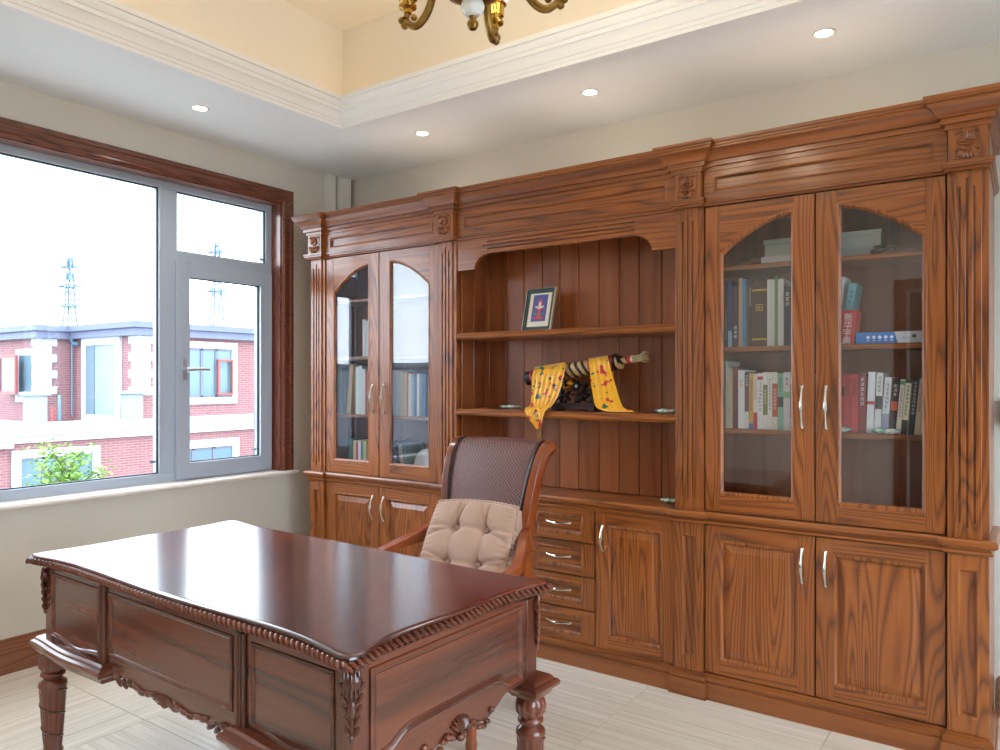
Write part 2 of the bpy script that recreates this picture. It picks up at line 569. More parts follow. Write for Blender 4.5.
tag(mb.build('cove_light_strip', led_m), 'warm light strip hidden in the cove behind the crown moulding', 'light')

# baseboards
bsw = dict(dark=srgb(84, 44, 26), mid=srgb(132, 78, 48), light=srgb(152, 96, 62))
base_y = wood('baseboard_walnut_long', axis='y', rough=0.35, coat=0.3, **bsw)
bb = [(0, 0), (0.020, 0), (0.020, 0.118), (0.016, 0.124), (0.016, 0.140), (0.010, 0.150), (0.008, 0.165), (0, 0.165)]
tag(MB().sweep([(0, RY), (0, 0)], bb).build('baseboard_left', base_y), kind='structure')
bbx = wood('baseboard_walnut_wide', axis='x', rough=0.35, coat=0.3, **bsw)
tag(MB().sweep([(3.89, 0), (RX, 0)], bb).build('baseboard_back', bbx), kind='structure')
tag(MB().sweep([(RX, 0), (RX, RY)], bb).build('baseboard_right', base_y), kind='structure')

# ---------------------------------------------------------------- window
win = tag(empty('window_1', (0, -1.76, 0.8)), kind='structure')
FX0, FX1 = -0.155, -0.085


def wbars(mb, y0, y1, z0, z1, t, x0=FX0, x1=FX1, tb=None, mat=0):
    tb = tb or t
    mb.box(x0, x1, y0, y0 + t, z0, z1, mat); mb.box(x0, x1, y1 - t, y1, z0, z1, mat)
    mb.box(x0, x1, y0 + t, y1 - t, z0, z0 + tb, mat); mb.box(x0, x1, y0 + t, y1 - t, z1 - t, z1, mat)
    return mb


mb = wbars(MB(), WY0, WY1, WZ0, WZ1, 0.052, tb=0.062)
wc(mb.build('window_frame', alu_m, bevel=0.004), win)
for (y0, y1) in ((-1.366, -1.254), (-2.302, -2.19)):
    wc(MB().box(FX0, FX1, y0, y1, WZ0 + .062, WZ1 - .052).build('mullion', alu_m, bevel=0.004), win)
for (y0, y1) in ((-1.254, WY1 - .052), (WY0 + .052, -2.302)):
    wc(MB().box(FX0, FX1, y0, y1, 2.088, 2.158).build('transom', alu_m, bevel=0.004), win)
    o = wc(MB().box(-0.124, -0.116, y0, y1, 2.158, WZ1 - .052).build('pane', pane_m), win)
    wc(wbars(MB(), y0, y1, 2.158, WZ1 - .052, 0.006, -0.114, -0.10).build('gasket', gasket_m), win)
wc(MB().box(-0.124, -0.116, -2.19, -1.366, WZ0 + .062, WZ1 - .052).build('pane', pane_m), win)
wc(wbars(MB(), -2.19, -1.366, WZ0 + .062, WZ1 - .052, 0.006, -0.114, -0.10).build('gasket', gasket_m), win)
for (y0, y1, hy) in ((-1.272, -0.596, -1.225), (-2.93, -2.285, -2.33)):
    sash = wc(wbars(MB(), y0, y1, 0.818, 2.095, 0.085, -0.14, -0.066, tb=0.092).build('sash', alu_m, bevel=0.004), win)
    p = MB().box(-0.118, -0.110, y0 + .085, y1 - .085, 0.91, 2.01).build('pane', pane_m, sash)
    MB_ = wbars(MB(), y0 + .085, y1 - .085, 0.91, 2.01, 0.006, -0.106, -0.09)
    MB_.build('gasket', gasket_m, sash)
    for c in sash.children:
        c.parent = sash
    mb = MB().box(-0.066, -0.058, hy - .014, hy + .014, 1.40, 1.52)
    mb.tube([(-0.060, hy, 1.46), (-0.028, hy, 1.46)], 0.011, 10)
    sgn = 1 if hy > -2 else -1
    mb.tube([(-0.028, hy - sgn * .008, 1.46), (-0.024, hy + sgn * .03, 1.462), (-0.022, hy + sgn * .14, 1.464)], [0.012, 0.011, 0.009], 10)
    mb.build('handle', plain('handle_steel', srgb(190, 194, 200), 0.3, metal=0.9), sash, bevel=0.002)
for (y_, z_) in ((-1.39, .93), (-.70, .95), (-.64, 2.19)):
    wc(MB().box(-0.1158, -0.1152, y_ - .016, y_ + .016, z_ - .007, z_ + .007).build('maker_sticker', cm(120, 126, 140)), win)
# wooden lining and casing
mb = MB().box(-0.085, 0.004, WY1 - .012, WY1, WZ0, WZ1).box(-0.085, 0.004, WY0, WY0 + .012, WZ0, WZ1).box(-0.085, 0.004, WY0, WY1, WZ1 - .012, WZ1)
wc(mb.build('jamb_lining', trimw), win)
prof = [(0, 0), (0.088, 0), (0.088, 0.020), (0.080, 0.026), (0.062, 0.026), (0.056, 0.020), (0.030, 0.018), (0.022, 0.026), (0.012, 0.028), (0.004, 0.022), (0.0, 0.016)]
mb = MB().sweep([(WY1 - .004, WZ0), (WY1 - .004, WZ1 - .004), (WY0 + .004, WZ1 - .004), (WY0 + .004, WZ0)], prof, mp=lambda u, v, w: (w, u, v))
wc(mb.build('casing', trimw_y, angle=25), win)
mb = MB().prism([(-0.09, 0.782), (0.040, 0.782), (0.048, 0.788), (0.050, 0.795), (0.046, 0.803), (0.038, 0.808), (-0.09, 0.808)], 'y', WY0 - .11, WY1 + .11)
vs = [(p[0], p[1], p[2]) for p in mb.v]
wc(mb.build('sill', marble_m), win)

win2 = tag(empty('window_2', (RX, -2.12, RZ0)), kind='structure')
mb = wbars(MB(), RY0, RY1, RZ0, RZ1, 0.055, RX + .08, RX + .15)
mb.box(RX + .08, RX + .15, -2.16, -2.09, RZ0 + .055, RZ1 - .055)
wc(mb.build('window_frame', alu_m, bevel=0.004), win2)
for (y0, y1) in ((RY0 + .055, -2.16), (-2.09, RY1 - .055)):
    wc(MB().box(RX + .112, RX + .120, y0, y1, RZ0 + .055, RZ1 - .055).build('pane', pane_m), win2)
mb = MB().sweep([(RY0, RZ0), (RY0, RZ1), (RY1, RZ1), (RY1, RZ0)], [(-o, w) for o, w in prof], closed=True, mp=lambda u, v, w: (RX - w, u, v))
wc(mb.build('casing', trimw_y, angle=25), win2)

# ducts in the corner
tag(MB().box(0, 0.055, -0.215, -0.150, 0.17, CZ).box(0.004, 0.060, -0.211, -0.154, CZ - .02, CZ).build('pipe_cover', white_pl, bevel=0.004),
    'slim white pipe cover on the window wall in the corner above the bookcase', 'pipe cover', 'pipe covers in the corner')
tag(MB().box(0, 0.085, -0.135, -0.035, 0.17, CZ).box(0.006, 0.088, -0.139, -0.031, 2.3, 2.31).build('pipe_cover', white_pl, bevel=0.006),
    'wider white pipe cover nearest the corner above the bookcase', 'pipe cover', 'pipe covers in the corner')

# ---------------------------------------------------------------- recessed downlights
dl_ring = plain('downlight_rim', srgb(225, 222, 214), 0.35, metal=0.3)
dl_em = plain('downlight_glow', (1, 1, 1, 1), 0.5, emit=(1, 0.95, 0.88, 1), estr=14.0)


def downlight(x, y, label, energy):
    r = tag(empty('downlight', (x, y, CZ)), label, 'light', 'recessed ceiling downlights')
    MB().lathe([(0.030, 0.006), (0.044, 0.002), (0.046, -0.003), (0.043, -0.006), (0.036, -0.004), (0.032, -0.001)], n=28).build('rim', dl_ring, r)
    MB().lathe([(0.0005, -0.002), (0.034, -0.002), (0.034, 0.002), (0.0005, 0.002)], n=24).build('lens', dl_em, r)
    li = bpy.data.lights.new('downlight_beam', 'SPOT')
    li.energy = energy; li.spot_size = math.radians(140); li.spot_blend = 1.0; li.color = (1.0, 0.97, 0.94); li.shadow_soft_size = 0.06
    o = bpy.data.objects.new('downlight_beam', li); COL.objects.link(o); o.parent = r; o.location = (0, 0, -0.012)


downlight(0.456, -1.46, 'small round downlight in the ceiling border above the window wall', DOWNLIGHT_W)
downlight(1.144, -0.49, 'small round downlight above the glazed bookcase unit next to the window', DOWNLIGHT_W)
downlight(2.225, -0.48, 'small round downlight above the open bookcase shelves', DOWNLIGHT_W)
downlight(3.307, -0.487, 'small round downlight above the glazed bookcase unit holding red books', DOWNLIGHT_W)
for (x, y, t) in ((0.456, -2.75, 'window wall corner'), (4.97, -1.46, 'right wall'), (4.97, -2.75, 'right wall corner'), (1.144, -3.66, 'front wall'), (2.225, -3.66, 'middle of the front wall'), (3.307, -3.66, 'doorway')):
    downlight(x, y, 'small round downlight in the ceiling border by the ' + t, DOWNLIGHT_W)

# ---------------------------------------------------------------- chandelier
brass = plain('antique_brass', srgb(150, 118, 62), 0.3, metal=1.0, noise=0.35, nscale=40)
gold = plain('polished_gold', srgb(216, 170, 80), 0.2, metal=1.0)
opal = plain('opal_glass', srgb(236, 240, 238), 0.15, emit=(1, .92, .8, 1), estr=0.03)
shade_m = plain('shade_glass', srgb(250, 244, 230), 0.3, emit=(1, .86, .66, 1), estr=3.0)
CHX, CHY = 2.69, -2.05
ch = tag(empty('chandelier', (CHX, CHY, 2.40)), 'antique brass chandelier with opal glass ball and curled arms', 'chandelier')
mb = MB().lathe([(0.0005, 0.0), (0.010, 0.001), (0.015, 0.008), (0.017, 0.016), (0.014, 0.025), (0.008, 0.030), (0.010, 0.034), (0.011, 0.040), (0.008, 0.044)], n=20)
mb.build('finial', brass, ch)
MB().lathe([(0.0005, 0.036), (0.020, 0.040), (0.031, 0.052), (0.034, 0.066), (0.030, 0.080), (0.018, 0.090), (0.0005, 0.092)], n=24).build('opal_ball', opal, ch)
MB().lathe([(0.015, 0.086), (0.050, 0.090), (0.078, 0.102), (0.090, 0.120), (0.094, 0.140), (0.080, 0.150), (0.040, 0.170), (0.022, 0.21), (0.030, 0.25), (0.045, 0.29), (0.030, 0.34), (0.016, 0.38), (0.012, 0.62), (0.010, 0.95)], n=28).build('body', brass, ch)
MB().lathe([(0.012, 0.95), (0.035, 0.97), (0.075, 1.01), (0.085, 1.035), (0.085, 1.049), (0.01, 1.049)], n=28).build('ceiling_rose', brass, ch)
yaw = math.atan2(525, 747)
for k in range(5):
    a = math.radians(147 - 72 * k) + yaw
    ca, sa = math.cos(a), math.sin(a)
    pts = spline([(0.02, 0, 0.24), (0.07, 0, 0.255), (0.125, 0, 0.19), (0.160, 0, 0.10), (0.205, 0, 0.064), (0.245, 0, 0.087), (0.240, 0, 0.117)], 6)
    arm = MB().tube([(p[0] * ca, p[0] * sa, p[2]) for p in pts], [0.008 + 0.004 * math.sin(i / 36 * PI) for i in range(len(pts))], 10)
    for (rr, zz, sz) in ((0.262, 0.094, .013), (0.252, 0.076, .012), (0.216, 0.092, .011)):
        arm.ball((rr * ca, rr * sa, zz), (sz, sz, sz * .9), nu=8, nv=6)
    ao = arm.build('arm', brass, ch)
    c = (0.240 * ca, 0.240 * sa, 0.042)
    MB().lathe([(0.006, 0.066), (0.012, 0.068), (0.014, 0.078), (0.026, 0.084), (0.028, 0.090), (0.018, 0.096), (0.022, 0.104), (0.028, 0.108), (0.030, 0.140), (0.036, 0.144), (0.036, 0.150), (0.01, 0.150)], c=c, n=20).build('candle_cup', gold, ch)
    MB().lathe([(0.026, 0.150), (0.042, 0.165), (0.056, 0.20), (0.062, 0.25), (0.060, 0.25), (0.054, 0.205), (0.040, 0.170), (0.024, 0.156)], c=c, n=20).build('glass_shade', shade_m, ch)
    li = bpy.data.lights.new('candle_bulb', 'POINT'); li.energy = CHANDELIER_W; li.color = (1, .84, .62); li.shadow_soft_size = 0.03
    o = bpy.data.objects.new('candle_bulb', li); COL.objects.link(o); o.parent = ch; o.location = (c[0], c[1], 0.31)
    MB().ball((c[0], c[1], 0.247), (0.018, 0.018, 0.03)).build('bulb', shade_m, ch)

# small white device on the wall beside the bookcase
dv = tag(empty('wall_switch', (3.93, 0, 1.24)), 'small white switch box mounted on the wall beside the bookcase', 'switch')
MB().box(-0.028, 0.06, -0.012, -0.0005, -0.055, 0.09).build('back_plate', white_pl, dv, bevel=0.003)
MB().add([(-.03, -.012, -.02), (.05, -.012, -.02), (.05, -.012, .085), (-.03, -.012, .085), (-.03, -.05, -.02), (.05, -.05, -.02), (.05, -.022, .085), (-.03, -.022, .085)],
         [(0, 1, 2, 3), (4, 7, 6, 5), (0, 4, 5, 1), (3, 2, 6, 7), (0, 3, 7, 4), (1, 5, 6, 2)]).build('cover', white_pl, dv, bevel=0.003)


# ================================================================== OUTSIDE
def brick_mat(name, c1, c2, mortar):
    m, nt, b = new_mat(name)
    N = nt.nodes.new; L = nt.links.new
    tc = N('ShaderNodeTexCoord'); sp = N('ShaderNodeSeparateXYZ'); cb = N('ShaderNodeCombineXYZ')
    L(tc.outputs['Object'], sp.inputs[0])
    ad = N('ShaderNodeMath'); ad.operation = 'ADD'
    L(sp.outputs['X'], ad.inputs[0]); L(sp.outputs['Y'], ad.inputs[1]); L(ad.outputs[0], cb.inputs['X']); L(sp.outputs['Z'], cb.inputs['Y'])
    br = N('ShaderNodeTexBrick')
    br.inputs['Scale'].default_value = 1.0
    br.inputs['Brick Width'].default_value = 0.22; br.inputs['Row Height'].default_value = 0.062; br.inputs['Mortar Size'].default_value = 0.008
    br.inputs['Color1'].default_value = c1; br.inputs['Color2'].default_value = c2; br.inputs['Mortar'].default_value = mortar
    L(cb.outputs[0], br.inputs['Vector']); L(br.outputs['Color'], b.inputs['Base Color'])
    b.inputs['Roughness'].default_value = 0.9
    return m


brick = brick_mat('pink_brick', srgb(128, 84, 86), srgb(118, 76, 78), srgb(140, 112, 114))
stone = plain('white_stucco', srgb(176, 182, 190), 0.9)
fascia_m = plain('slate_fascia', srgb(96, 102, 124), 0.7)
conc = plain('grey_concrete', srgb(126, 136, 142), 0.9, noise=0.1, nscale=2)
win_d = plain('far_window_glass', srgb(84, 108, 120), 0.08)
win_f = plain('far_window_frame', srgb(90, 92, 108), 0.5)
redf = plain('red_sash', srgb(140, 62, 56), 0.5)

GZ = -3.2
tag(MB().box(-420, 300, -400, 400, GZ - 0.3, GZ).build('ground', plain('street_paving', srgb(150, 150, 146), 0.9, noise=.1, nscale=.4)), kind='structure')

hs = tag(empty('brick_house', (-16, 6, GZ)), 'pink brick house with white stone trim and roof terrace outside the window', 'house')
mb = MB().box(-24, -13.6, -1.0, 16, GZ, 0.12)
mb.box(-24, -16.96, 5.26, 16, 0.12, 2.55); mb.box(-16.96, -13.68, 6.08, 16, 0.12, 2.55)
wc(mb.build('brick_wall', brick), hs)
prof = [(-0.05, 2.49), (0.16, 2.49), (0.16, 2.66), (0.24, 2.68), (0.24, 2.83), (-0.05, 2.83)]
wc(MB().sweep([(-24, 5.26), (-16.96, 5.26), (-16.96, 6.08), (-13.68, 6.08), (-13.68, 16)], prof).build('eave_fascia', fascia_m), hs)
wc(MB().box(-24, -16.96, 5.3, 16, 2.55, 2.80).box(-16.96, -13.72, 6.12, 16, 2.55, 2.80).build('flat_roof', fascia_m), hs)
prof = [(0, 0.05), (0.10, 0.05), (0.10, 0.16), (0.18, 0.20), (0.18, 0.32), (0.24, 0.36), (0.24, 0.46), (-0.3, 0.46), (-0.3, 0.05)]
wc(MB().sweep([(-13.6, 3.22), (-13.6, 16)], prof).build('terrace_band', stone), hs)
wc(MB().sweep([(-13.5, -1.0), (-13.5, 3.22)], [(o, z - .08) for o, z in prof]).build('terrace_band', stone), hs)
wc(MB().box(-24, -13.8, -1, 6.08, 0.12, 0.30).build('terrace_floor', conc), hs)
for (cx, cy) in ((-13.68, 6.08), (-16.96, 5.26)):
    for k in range(7):
        z1 = 2.49 - k * 0.21
        w = 0.40 if k % 2 == 0 else 0.27
        wc(MB().box(cx - w, cx + 0.05, cy - 0.05, cy + w, z1 - 0.205, z1).build('quoin', stone, bevel=0.01), hs)


def surround(y0, y1, z0, z1, t, face, axis, nm='window_surround', inner=0.06):
    mb = MB()
    for (a0, a1, b0, b1) in ((y0, y0 + t, z0, z1), (y1 - t, y1, z0, z1), (y0 + t, y1 - t, z1 - t, z1), (y0 + t, y1 - t, z0, z0 + t)):
        if axis == 'x':
            mb.box(face - .05, face + .07, a0, a1, b0, b1)
        else:
            mb.box(a0, a1, face - .07, face + .05, b0, b1)
    return wc(mb.build(nm, stone), hs)


def far_window(y0, y1, z0, z1, face, splits):
    g = wc(MB().box(face - .02, face + .012, y0, y1, z0, z1).build('window_pane', win_d), hs)
    mb = MB()
    for s in splits:
        mb.box(face, face + .035, s - .035, s + .035, z0, z1)
    mb.box(face, face + .035, y0, y1, z1 - .05, z1); mb.box(face, face + .035, y0, y1, z0, z0 + .05)
    wc(mb.build('window_bars', win_f), hs)


surround(7.16, 8.82, 0.77, 2.40, 0.17, -13.68, 'x')
far_window(7.33, 8.65, 0.94, 2.23, -13.67, (7.75, 8.18))
sw = MB()
for (a0, a1, b0, b1) in ((8.18, 8.23, 1.0, 1.95), (8.60, 8.65, 1.0, 1.95), (8.23, 8.60, 1.90, 1.95), (8.23, 8.60, 1.0, 1.05)):
    sw.box(-13.60, -13.55, a0, a1, b0, b1)
wc(sw.build('open_sash', redf), hs)
surround(6.7, 8.82, -2.0, -0.16, 0.2, -13.6, 'x')
far_window(6.9, 8.62, -1.8, -0.36, -13.59, (7.45, 8.05))
surround(3.24, 5.08, -1.95, -0.105, 0.17, -13.6, 'x')
far_window(3.41, 4.91, -1.78, -0.275, -13.59, (3.87, 4.33))
# doorway on the terrace
surround(-16.37, -14.46, 0.30, 2.50, 0.2, 6.08, 'y', 'door_surround')
wc(MB().box(-16.17, -14.66, 6.05, 6.085, 0.46, 2.30).build('door_leaf', plain('pale_blue_door', srgb(116, 130, 142), 0.4)), hs)
wc(MB().box(-16.17, -15.75, 6.03, 6.07, 0.46, 2.30).build('door_reveal', plain('blue_grey_reveal', srgb(88, 104, 116), 0.5)), hs)
# window with an open red sash
surround(-18.24, -17.10, 0.81, 2.22, 0.15, 5.26, 'y')
wc(MB().box(-18.1, -17.25, 5.22, 5.27, 0.96, 2.07).build('window_pane', win_d), hs)
sw = MB()
for (a0, a1, b0, b1) in ((-18.72, -18.64, 1.02, 2.06), (-17.80, -17.72, 1.02, 2.06), (-18.64, -17.8, 1.98, 2.06), (-18.64, -17.8, 1.02, 1.10)):
    sw.box(a0, a1, 4.98, 5.04, b0, b1)
wc(sw.build('open_sash', redf), hs)
wc(MB().box(-18.64, -17.8, 5.005, 5.015, 1.10, 1.98).build('sash_pane', win_d), hs)
for (y0, y1) in ((3.57, 3.93), (5.72, 6.10)):
    wc(MB().box(-13.85, -13.52, y0, y1, 0.46, 1.06).box(-13.90, -13.47, y0 - .06, y1 + .06, 1.06, 1.14).build('terrace_pier', conc, bevel=0.01), hs)
pm = plain('drain_blue', srgb(84, 118, 140), 0.4)
wc(MB().tube([(-16.8, 5.98, 2.82), (-16.8, 5.98, 2.44), (-16.7, 5.98, 2.36), (-16.55, 5.98, 2.36)], 0.05, 8).tube([(-16.8, 5.98, 2.4), (-16.8, 5.98, 0.46)], 0.02, 6).build('downpipe', pm), hs)
wc(MB().tube([(-14.5, 4.62, 0.3), (-14.5, 4.62, 1.05)], 0.035, 8).build('vent_pipe', pm), hs)
wc(MB().tube([(-14.5, 4.48, 0.3), (-14.5, 4.48, 0.78)], 0.04, 8).build('standpipe', redf), hs)

# second house, beyond the left edge of the window; its tiled roof mirrors in the bookcase glass
h2 = tag(empty('tiled_roof_house', (-13, -13, GZ)), 'low house with a grey tiled roof mirrored in the bookcase glass', 'house')
roof_m, nt, b = new_mat('grey_roof_tiles')
tc = nt.nodes.new('ShaderNodeTexCoord'); wv = nt.nodes.new('ShaderNodeTexWave'); wv.bands_direction = 'X'; wv.inputs['Scale'].default_value = 1.6
cr = nt.nodes.new('ShaderNodeValToRGB'); cr.color_ramp.elements[0].color = srgb(70, 76, 84); cr.color_ramp.elements[1].color = srgb(118, 124, 132)
nt.links.new(tc.outputs['Object'], wv.inputs['Vector']); nt.links.new(wv.outputs['Fac'], cr.inputs[0]); nt.links.new(cr.outputs[0], b.inputs['Base Color'])
b.inputs['Roughness'].default_value = 0.8
wc(MB().box(-20, -6.5, -19, -8.6, GZ, -0.9).build('brick_wall', brick), h2)
wc(MB().prism([(-8.0, -1.2), (-8.0, -1.0), (-13.5, 1.75), (-19.6, -1.0), (-19.6, -1.2), (-13.5, 1.5)], 'x', -21, -5.8).build('roof', roof_m), h2)
wc(MB().tube([(-21, -13.5, 1.78), (-5.8, -13.5, 1.78)], 0.12, 8).build('ridge_tiles', roof_m), h2)
for xx in (-17, -12.5, -8.5):
    wc(MB().box(xx, xx + 1.3, -8.6, -8.52, -2.6, -1.4).build('window_pane', win_d), h2)

# ---------------------------------------------------------------- pylons
pyl_m = plain('pylon_steel_hazed', srgb(84, 108, 128), 0.6, metal=0.0)  # steel with the blue of distance haze put into its colour


def pylon(x, y, top, label):
    r = tag(empty('power_pylon', (x, y, GZ), math.radians(35)), label, 'pylon', 'power pylons on the skyline')
    H = top - GZ
    hw = lambda z: 2.3 + (0.75 - 2.3) * min(1, z / (H * .62)) if z < H * .62 else 0.75 + (0.3 - 0.75) * (z - H * .62) / (H * .38)
    mb = MB(); n = 11
    zz = [H * i / n for i in range(n + 1)]
    for sx in (-1, 1):
        for sy in (-1, 1):
            mb.tube([(sx * hw(z), sy * hw(z), z) for z in zz], 0.17, 4)
    mb.build('legs', pyl_m, r)
    br = MB()
    for i in range(n):
        a, b2 = zz[i], zz[i + 1]
        for s in (-1, 1):
            br.tube([(-hw(a), s * hw(a), a), (hw(b2), s * hw(b2), b2)], 0.065, 4); br.tube([(hw(a), s * hw(a), a), (-hw(b2), s * hw(b2), b2)], 0.065, 4)
            br.tube([(s * hw(a), -hw(a), a), (s * hw(b2), hw(b2), b2)], 0.065, 4); br.tube([(s * hw(a), hw(a), a), (s * hw(b2), -hw(b2), b2)], 0.065, 4)
    br.build('bracing', pyl_m, r)
    for (zf, w) in ((H - 2.0, 1.9), (H - 5.9, 2.7), (H - 9.8, 2.0)):
        mb = MB()
        for s in (-1, 1):
            mb.tube([(0, s * hw(zf), zf + .5), (s * w, 0, zf)], 0.15, 4); mb.tube([(0, -s * hw(zf), zf - .1), (s * w, 0, zf)], 0.17, 4); mb.tube([(-s * w, 0, zf), (s * w, 0, zf)], 0.17, 4)
        mb.build('cross_arm', pyl_m, r)
    MB().tube([(0, 0, H - .8), (-1.0, 0, H + .7)], 0.17, 4).tube([(0, 0, H - .8), (1.0, 0, H + .7)], 0.17, 4).build('peak_horns', pyl_m, r)


pylon(-152.9, 69.3, 26.0, 'lattice power pylon standing above the brick house terrace')
pylon(-128.8, 86.3, 29.0, 'lattice power pylon seen through the casement window')

# ---------------------------------------------------------------- tree
tr = tag(empty('young_tree', (-7.55, 1.55, GZ)), 'young bright green tree growing in front of the brick house', 'tree')
bark = plain('bark', srgb(96, 80, 62), 0.9)
leafm = plain('fresh_leaves', srgb(104, 140, 52), 0.6, noise=.25, nscale=3)
mb = MB().tube([(0, 0, 0), (0.03, 0.02, 1.2), (-0.02, 0.05, 2.2), (0.03, 0.1, 3.2)], [.06, .05, .035, .012], 8)
br = []
for k in range(16):
    a = k * 2.4; z = 1.9 + 0.09 * k
    l = 0.75 - 0.03 * k
    e = (math.cos(a) * l, math.sin(a) * l + .05, z + .35)
    br.append((Vector((0, 0.04, z)), Vector(e)))
    mb.tube([(0, 0.04, z), (e[0] * .5, e[1] * .5, z + .22), e], [.018, .012, .005], 5)
mb.build('trunk', bark, tr)
lf = MB()
lr = random.Random(4)
for (p, e) in br:
    for k in range(120):
        c = p.lerp(e, 0.25 + 0.85 * lr.random()) + Vector((lr.gauss(0, .10), lr.gauss(0, .10), lr.gauss(0, .09)))
        R = Matrix.Rotation(lr.random() * 6.28, 3, 'Z') @ Matrix.Rotation(lr.uniform(-.9, .9), 3, 'X')
        w, h = 0.030, 0.085
        pts = [(0, 0, 0), (w, h * .45, .012), (0, h, 0), (-w, h * .45, .012), (0, h * .45, -.004)]
        lf.add([c + R @ Vector(q) for q in pts], [(0, 1, 4), (1, 2, 4), (2, 3, 4), (3, 0, 4)])
tag(lf.build('foliage', leafm, tr, smooth=False), kind='stuff')


# ================================================================== BOOKCASE
ply = plain('raw_plywood', srgb(176, 166, 150), .8, noise=.08, nscale=8)
YD = -0.530          # door faces
YB = -0.535          # frieze / plinth face between pilasters
YPIL = -0.547        # pilaster face
YBL = -0.566         # block face over and under the pilasters
UW = 1.185           # width of a glazed unit
CORN = [(-0.03, 2.315), (0.006, 2.315), (0.006, 2.334), (0.019, 2.334), (0.019, 2.355), (0.031, 2.355), (0.033, 2.366), (0.039, 2.380), (0.050, 2.392), (0.058, 2.399),
        (0.058, 2.407), (0.066, 2.407), (0.066, 2.417), (0.070, 2.419), (0.070, 2.432), (-0.03, 2.432)]
NECK = [(-0.03, 2.163), (0.004, 2.163), (0.006, 2.172), (0.014, 2.174), (0.014, 2.182), (0.018, 2.184), (0.018, 2.196), (-0.03, 2.196)]
LEDGE = [(-0.03, 0.766), (0.007, 0.766), (0.012, 0.770), (0.013, 0.779), (0.006, 0.784), (0.006, 0.790), (0.020, 0.793), (0.028, 0.801), (0.028, 0.814), (0.022, 0.822), (-0.03, 0.822)]
PLIN = [(-0.02, 0.0), (0.020, 0.0), (0.020, 0.072), (0.012, 0.074), (0.012, 0.080), (0.016, 0.083), (0.012, 0.100), (0.004, 0.103), (0.002, 0.110), (-0.02, 0.110)]


def bow_handle(name, parent, length, vertical=True, loc=(0, 0, 0)):
    """slender bow pull with flared ends, along z (or x)"""
    n = 17
    pts = []; rad = []
    for i in range(n):
        t = i / (n - 1)
        s = (t - 0.5) * length
        d = -0.006 - 0.024 * math.sin(PI * t) ** 0.8
        side = 0.0
        r = 0.0048 + 0.0034 * math.exp(-((t - 0.5) / 0.14) ** 2) + 0.003 * (math.exp(-(t / 0.05) ** 2) + math.exp(-((1 - t) / 0.05) ** 2))
        pts.append((side, d, s) if vertical else (s, d, side)); rad.append(r)
    mb = MB().tube(pts, rad, 8, up=(0, 1, 0))
    for s in (-.5, .5):
        e = s * length
        c = (0, -0.004, e) if vertical else (e, -0.004, 0)
        mb.ball(c, (0.0075, 0.006, 0.009) if vertical else (0.009, 0.006, 0.0075), nu=10, nv=6)
    return mb.build(name, chrome_m, parent, loc=loc)


def rect_rings(mb, x0, x1, z0, z1, rings, mat=0):
    """nested rectangles (inset, y); last ring is filled"""
    base = len(mb.v); vs = []; fs = []
    for (d, y) in rings:
        vs += [(x0 + d, y, z0 + d), (x1 - d, y, z0 + d), (x1 - d, y, z1 - d), (x0 + d, y, z1 - d)]
    for r in range(len(rings) - 1):
        for i in range(4):
            j = (i + 1) % 4
            fs.append((r * 4 + i, r * 4 + j, (r + 1) * 4 + j, (r + 1) * 4 + i))
    k = (len(rings) - 1) * 4
    fs.append((k, k + 1, k + 2, k + 3))
    fs.append((3, 2, 1, 0))
    return mb.add(vs, fs, mat)


BEAD = [(-0.003, -0.0015), (0.004, -0.0025), (0.008, 0.000), (0.009, 0.005), (0.013, 0.007), (0.014, 0.014), (-0.003, 0.014)]


def framed_leaf(name, parent, x0, x1, z0, z1, st, rail_t, rail_b, raised=True, grain=None, flat_in=0.03):
    """door or drawer front: stiles, rails, inner bead, raised panel as a child"""
    th = 0.022
    mb = MB()
    mb.box(x0, x0 + st, YD, YD + th, z0, z1, 0); mb.box(x1 - st, x1, YD, YD + th, z0, z1, 0)
    mb.box(x0 + st, x1 - st, YD, YD + th, z0, z0 + rail_b, 1); mb.box(x0 + st, x1 - st, YD, YD + th, z1 - rail_t, z1, 1)
    a0, a1, b0, b1 = x0 + st, x1 - st, z0 + rail_b, z1 - rail_t
    mb.sweep([(a0, b0), (a0, b1), (a1, b1), (a1, b0)], [(o, YD + w) for o, w in BEAD], closed=True, mp=lambda u, v, w: (u, w, v), mat=2)
    d = mb.build(name, [oak_v, oak_h, oak_v], parent, bevel=0.0015)
    pb = MB()
    rect_rings(pb, a0 + .004, a1 - .004, b0 + .004, b1 - .004,
               [(0, YD + .018), (0, YD + .013), (flat_in * .45, YD + .012), (flat_in * .5, YD + .010), (flat_in * 1.35, YD + .003), (flat_in * 1.4, YD + .0015)] if raised
               else [(0, YD + .018), (0, YD + .010)])
    pb.build('panel', grain or oak_v, d, angle=12)
    return d


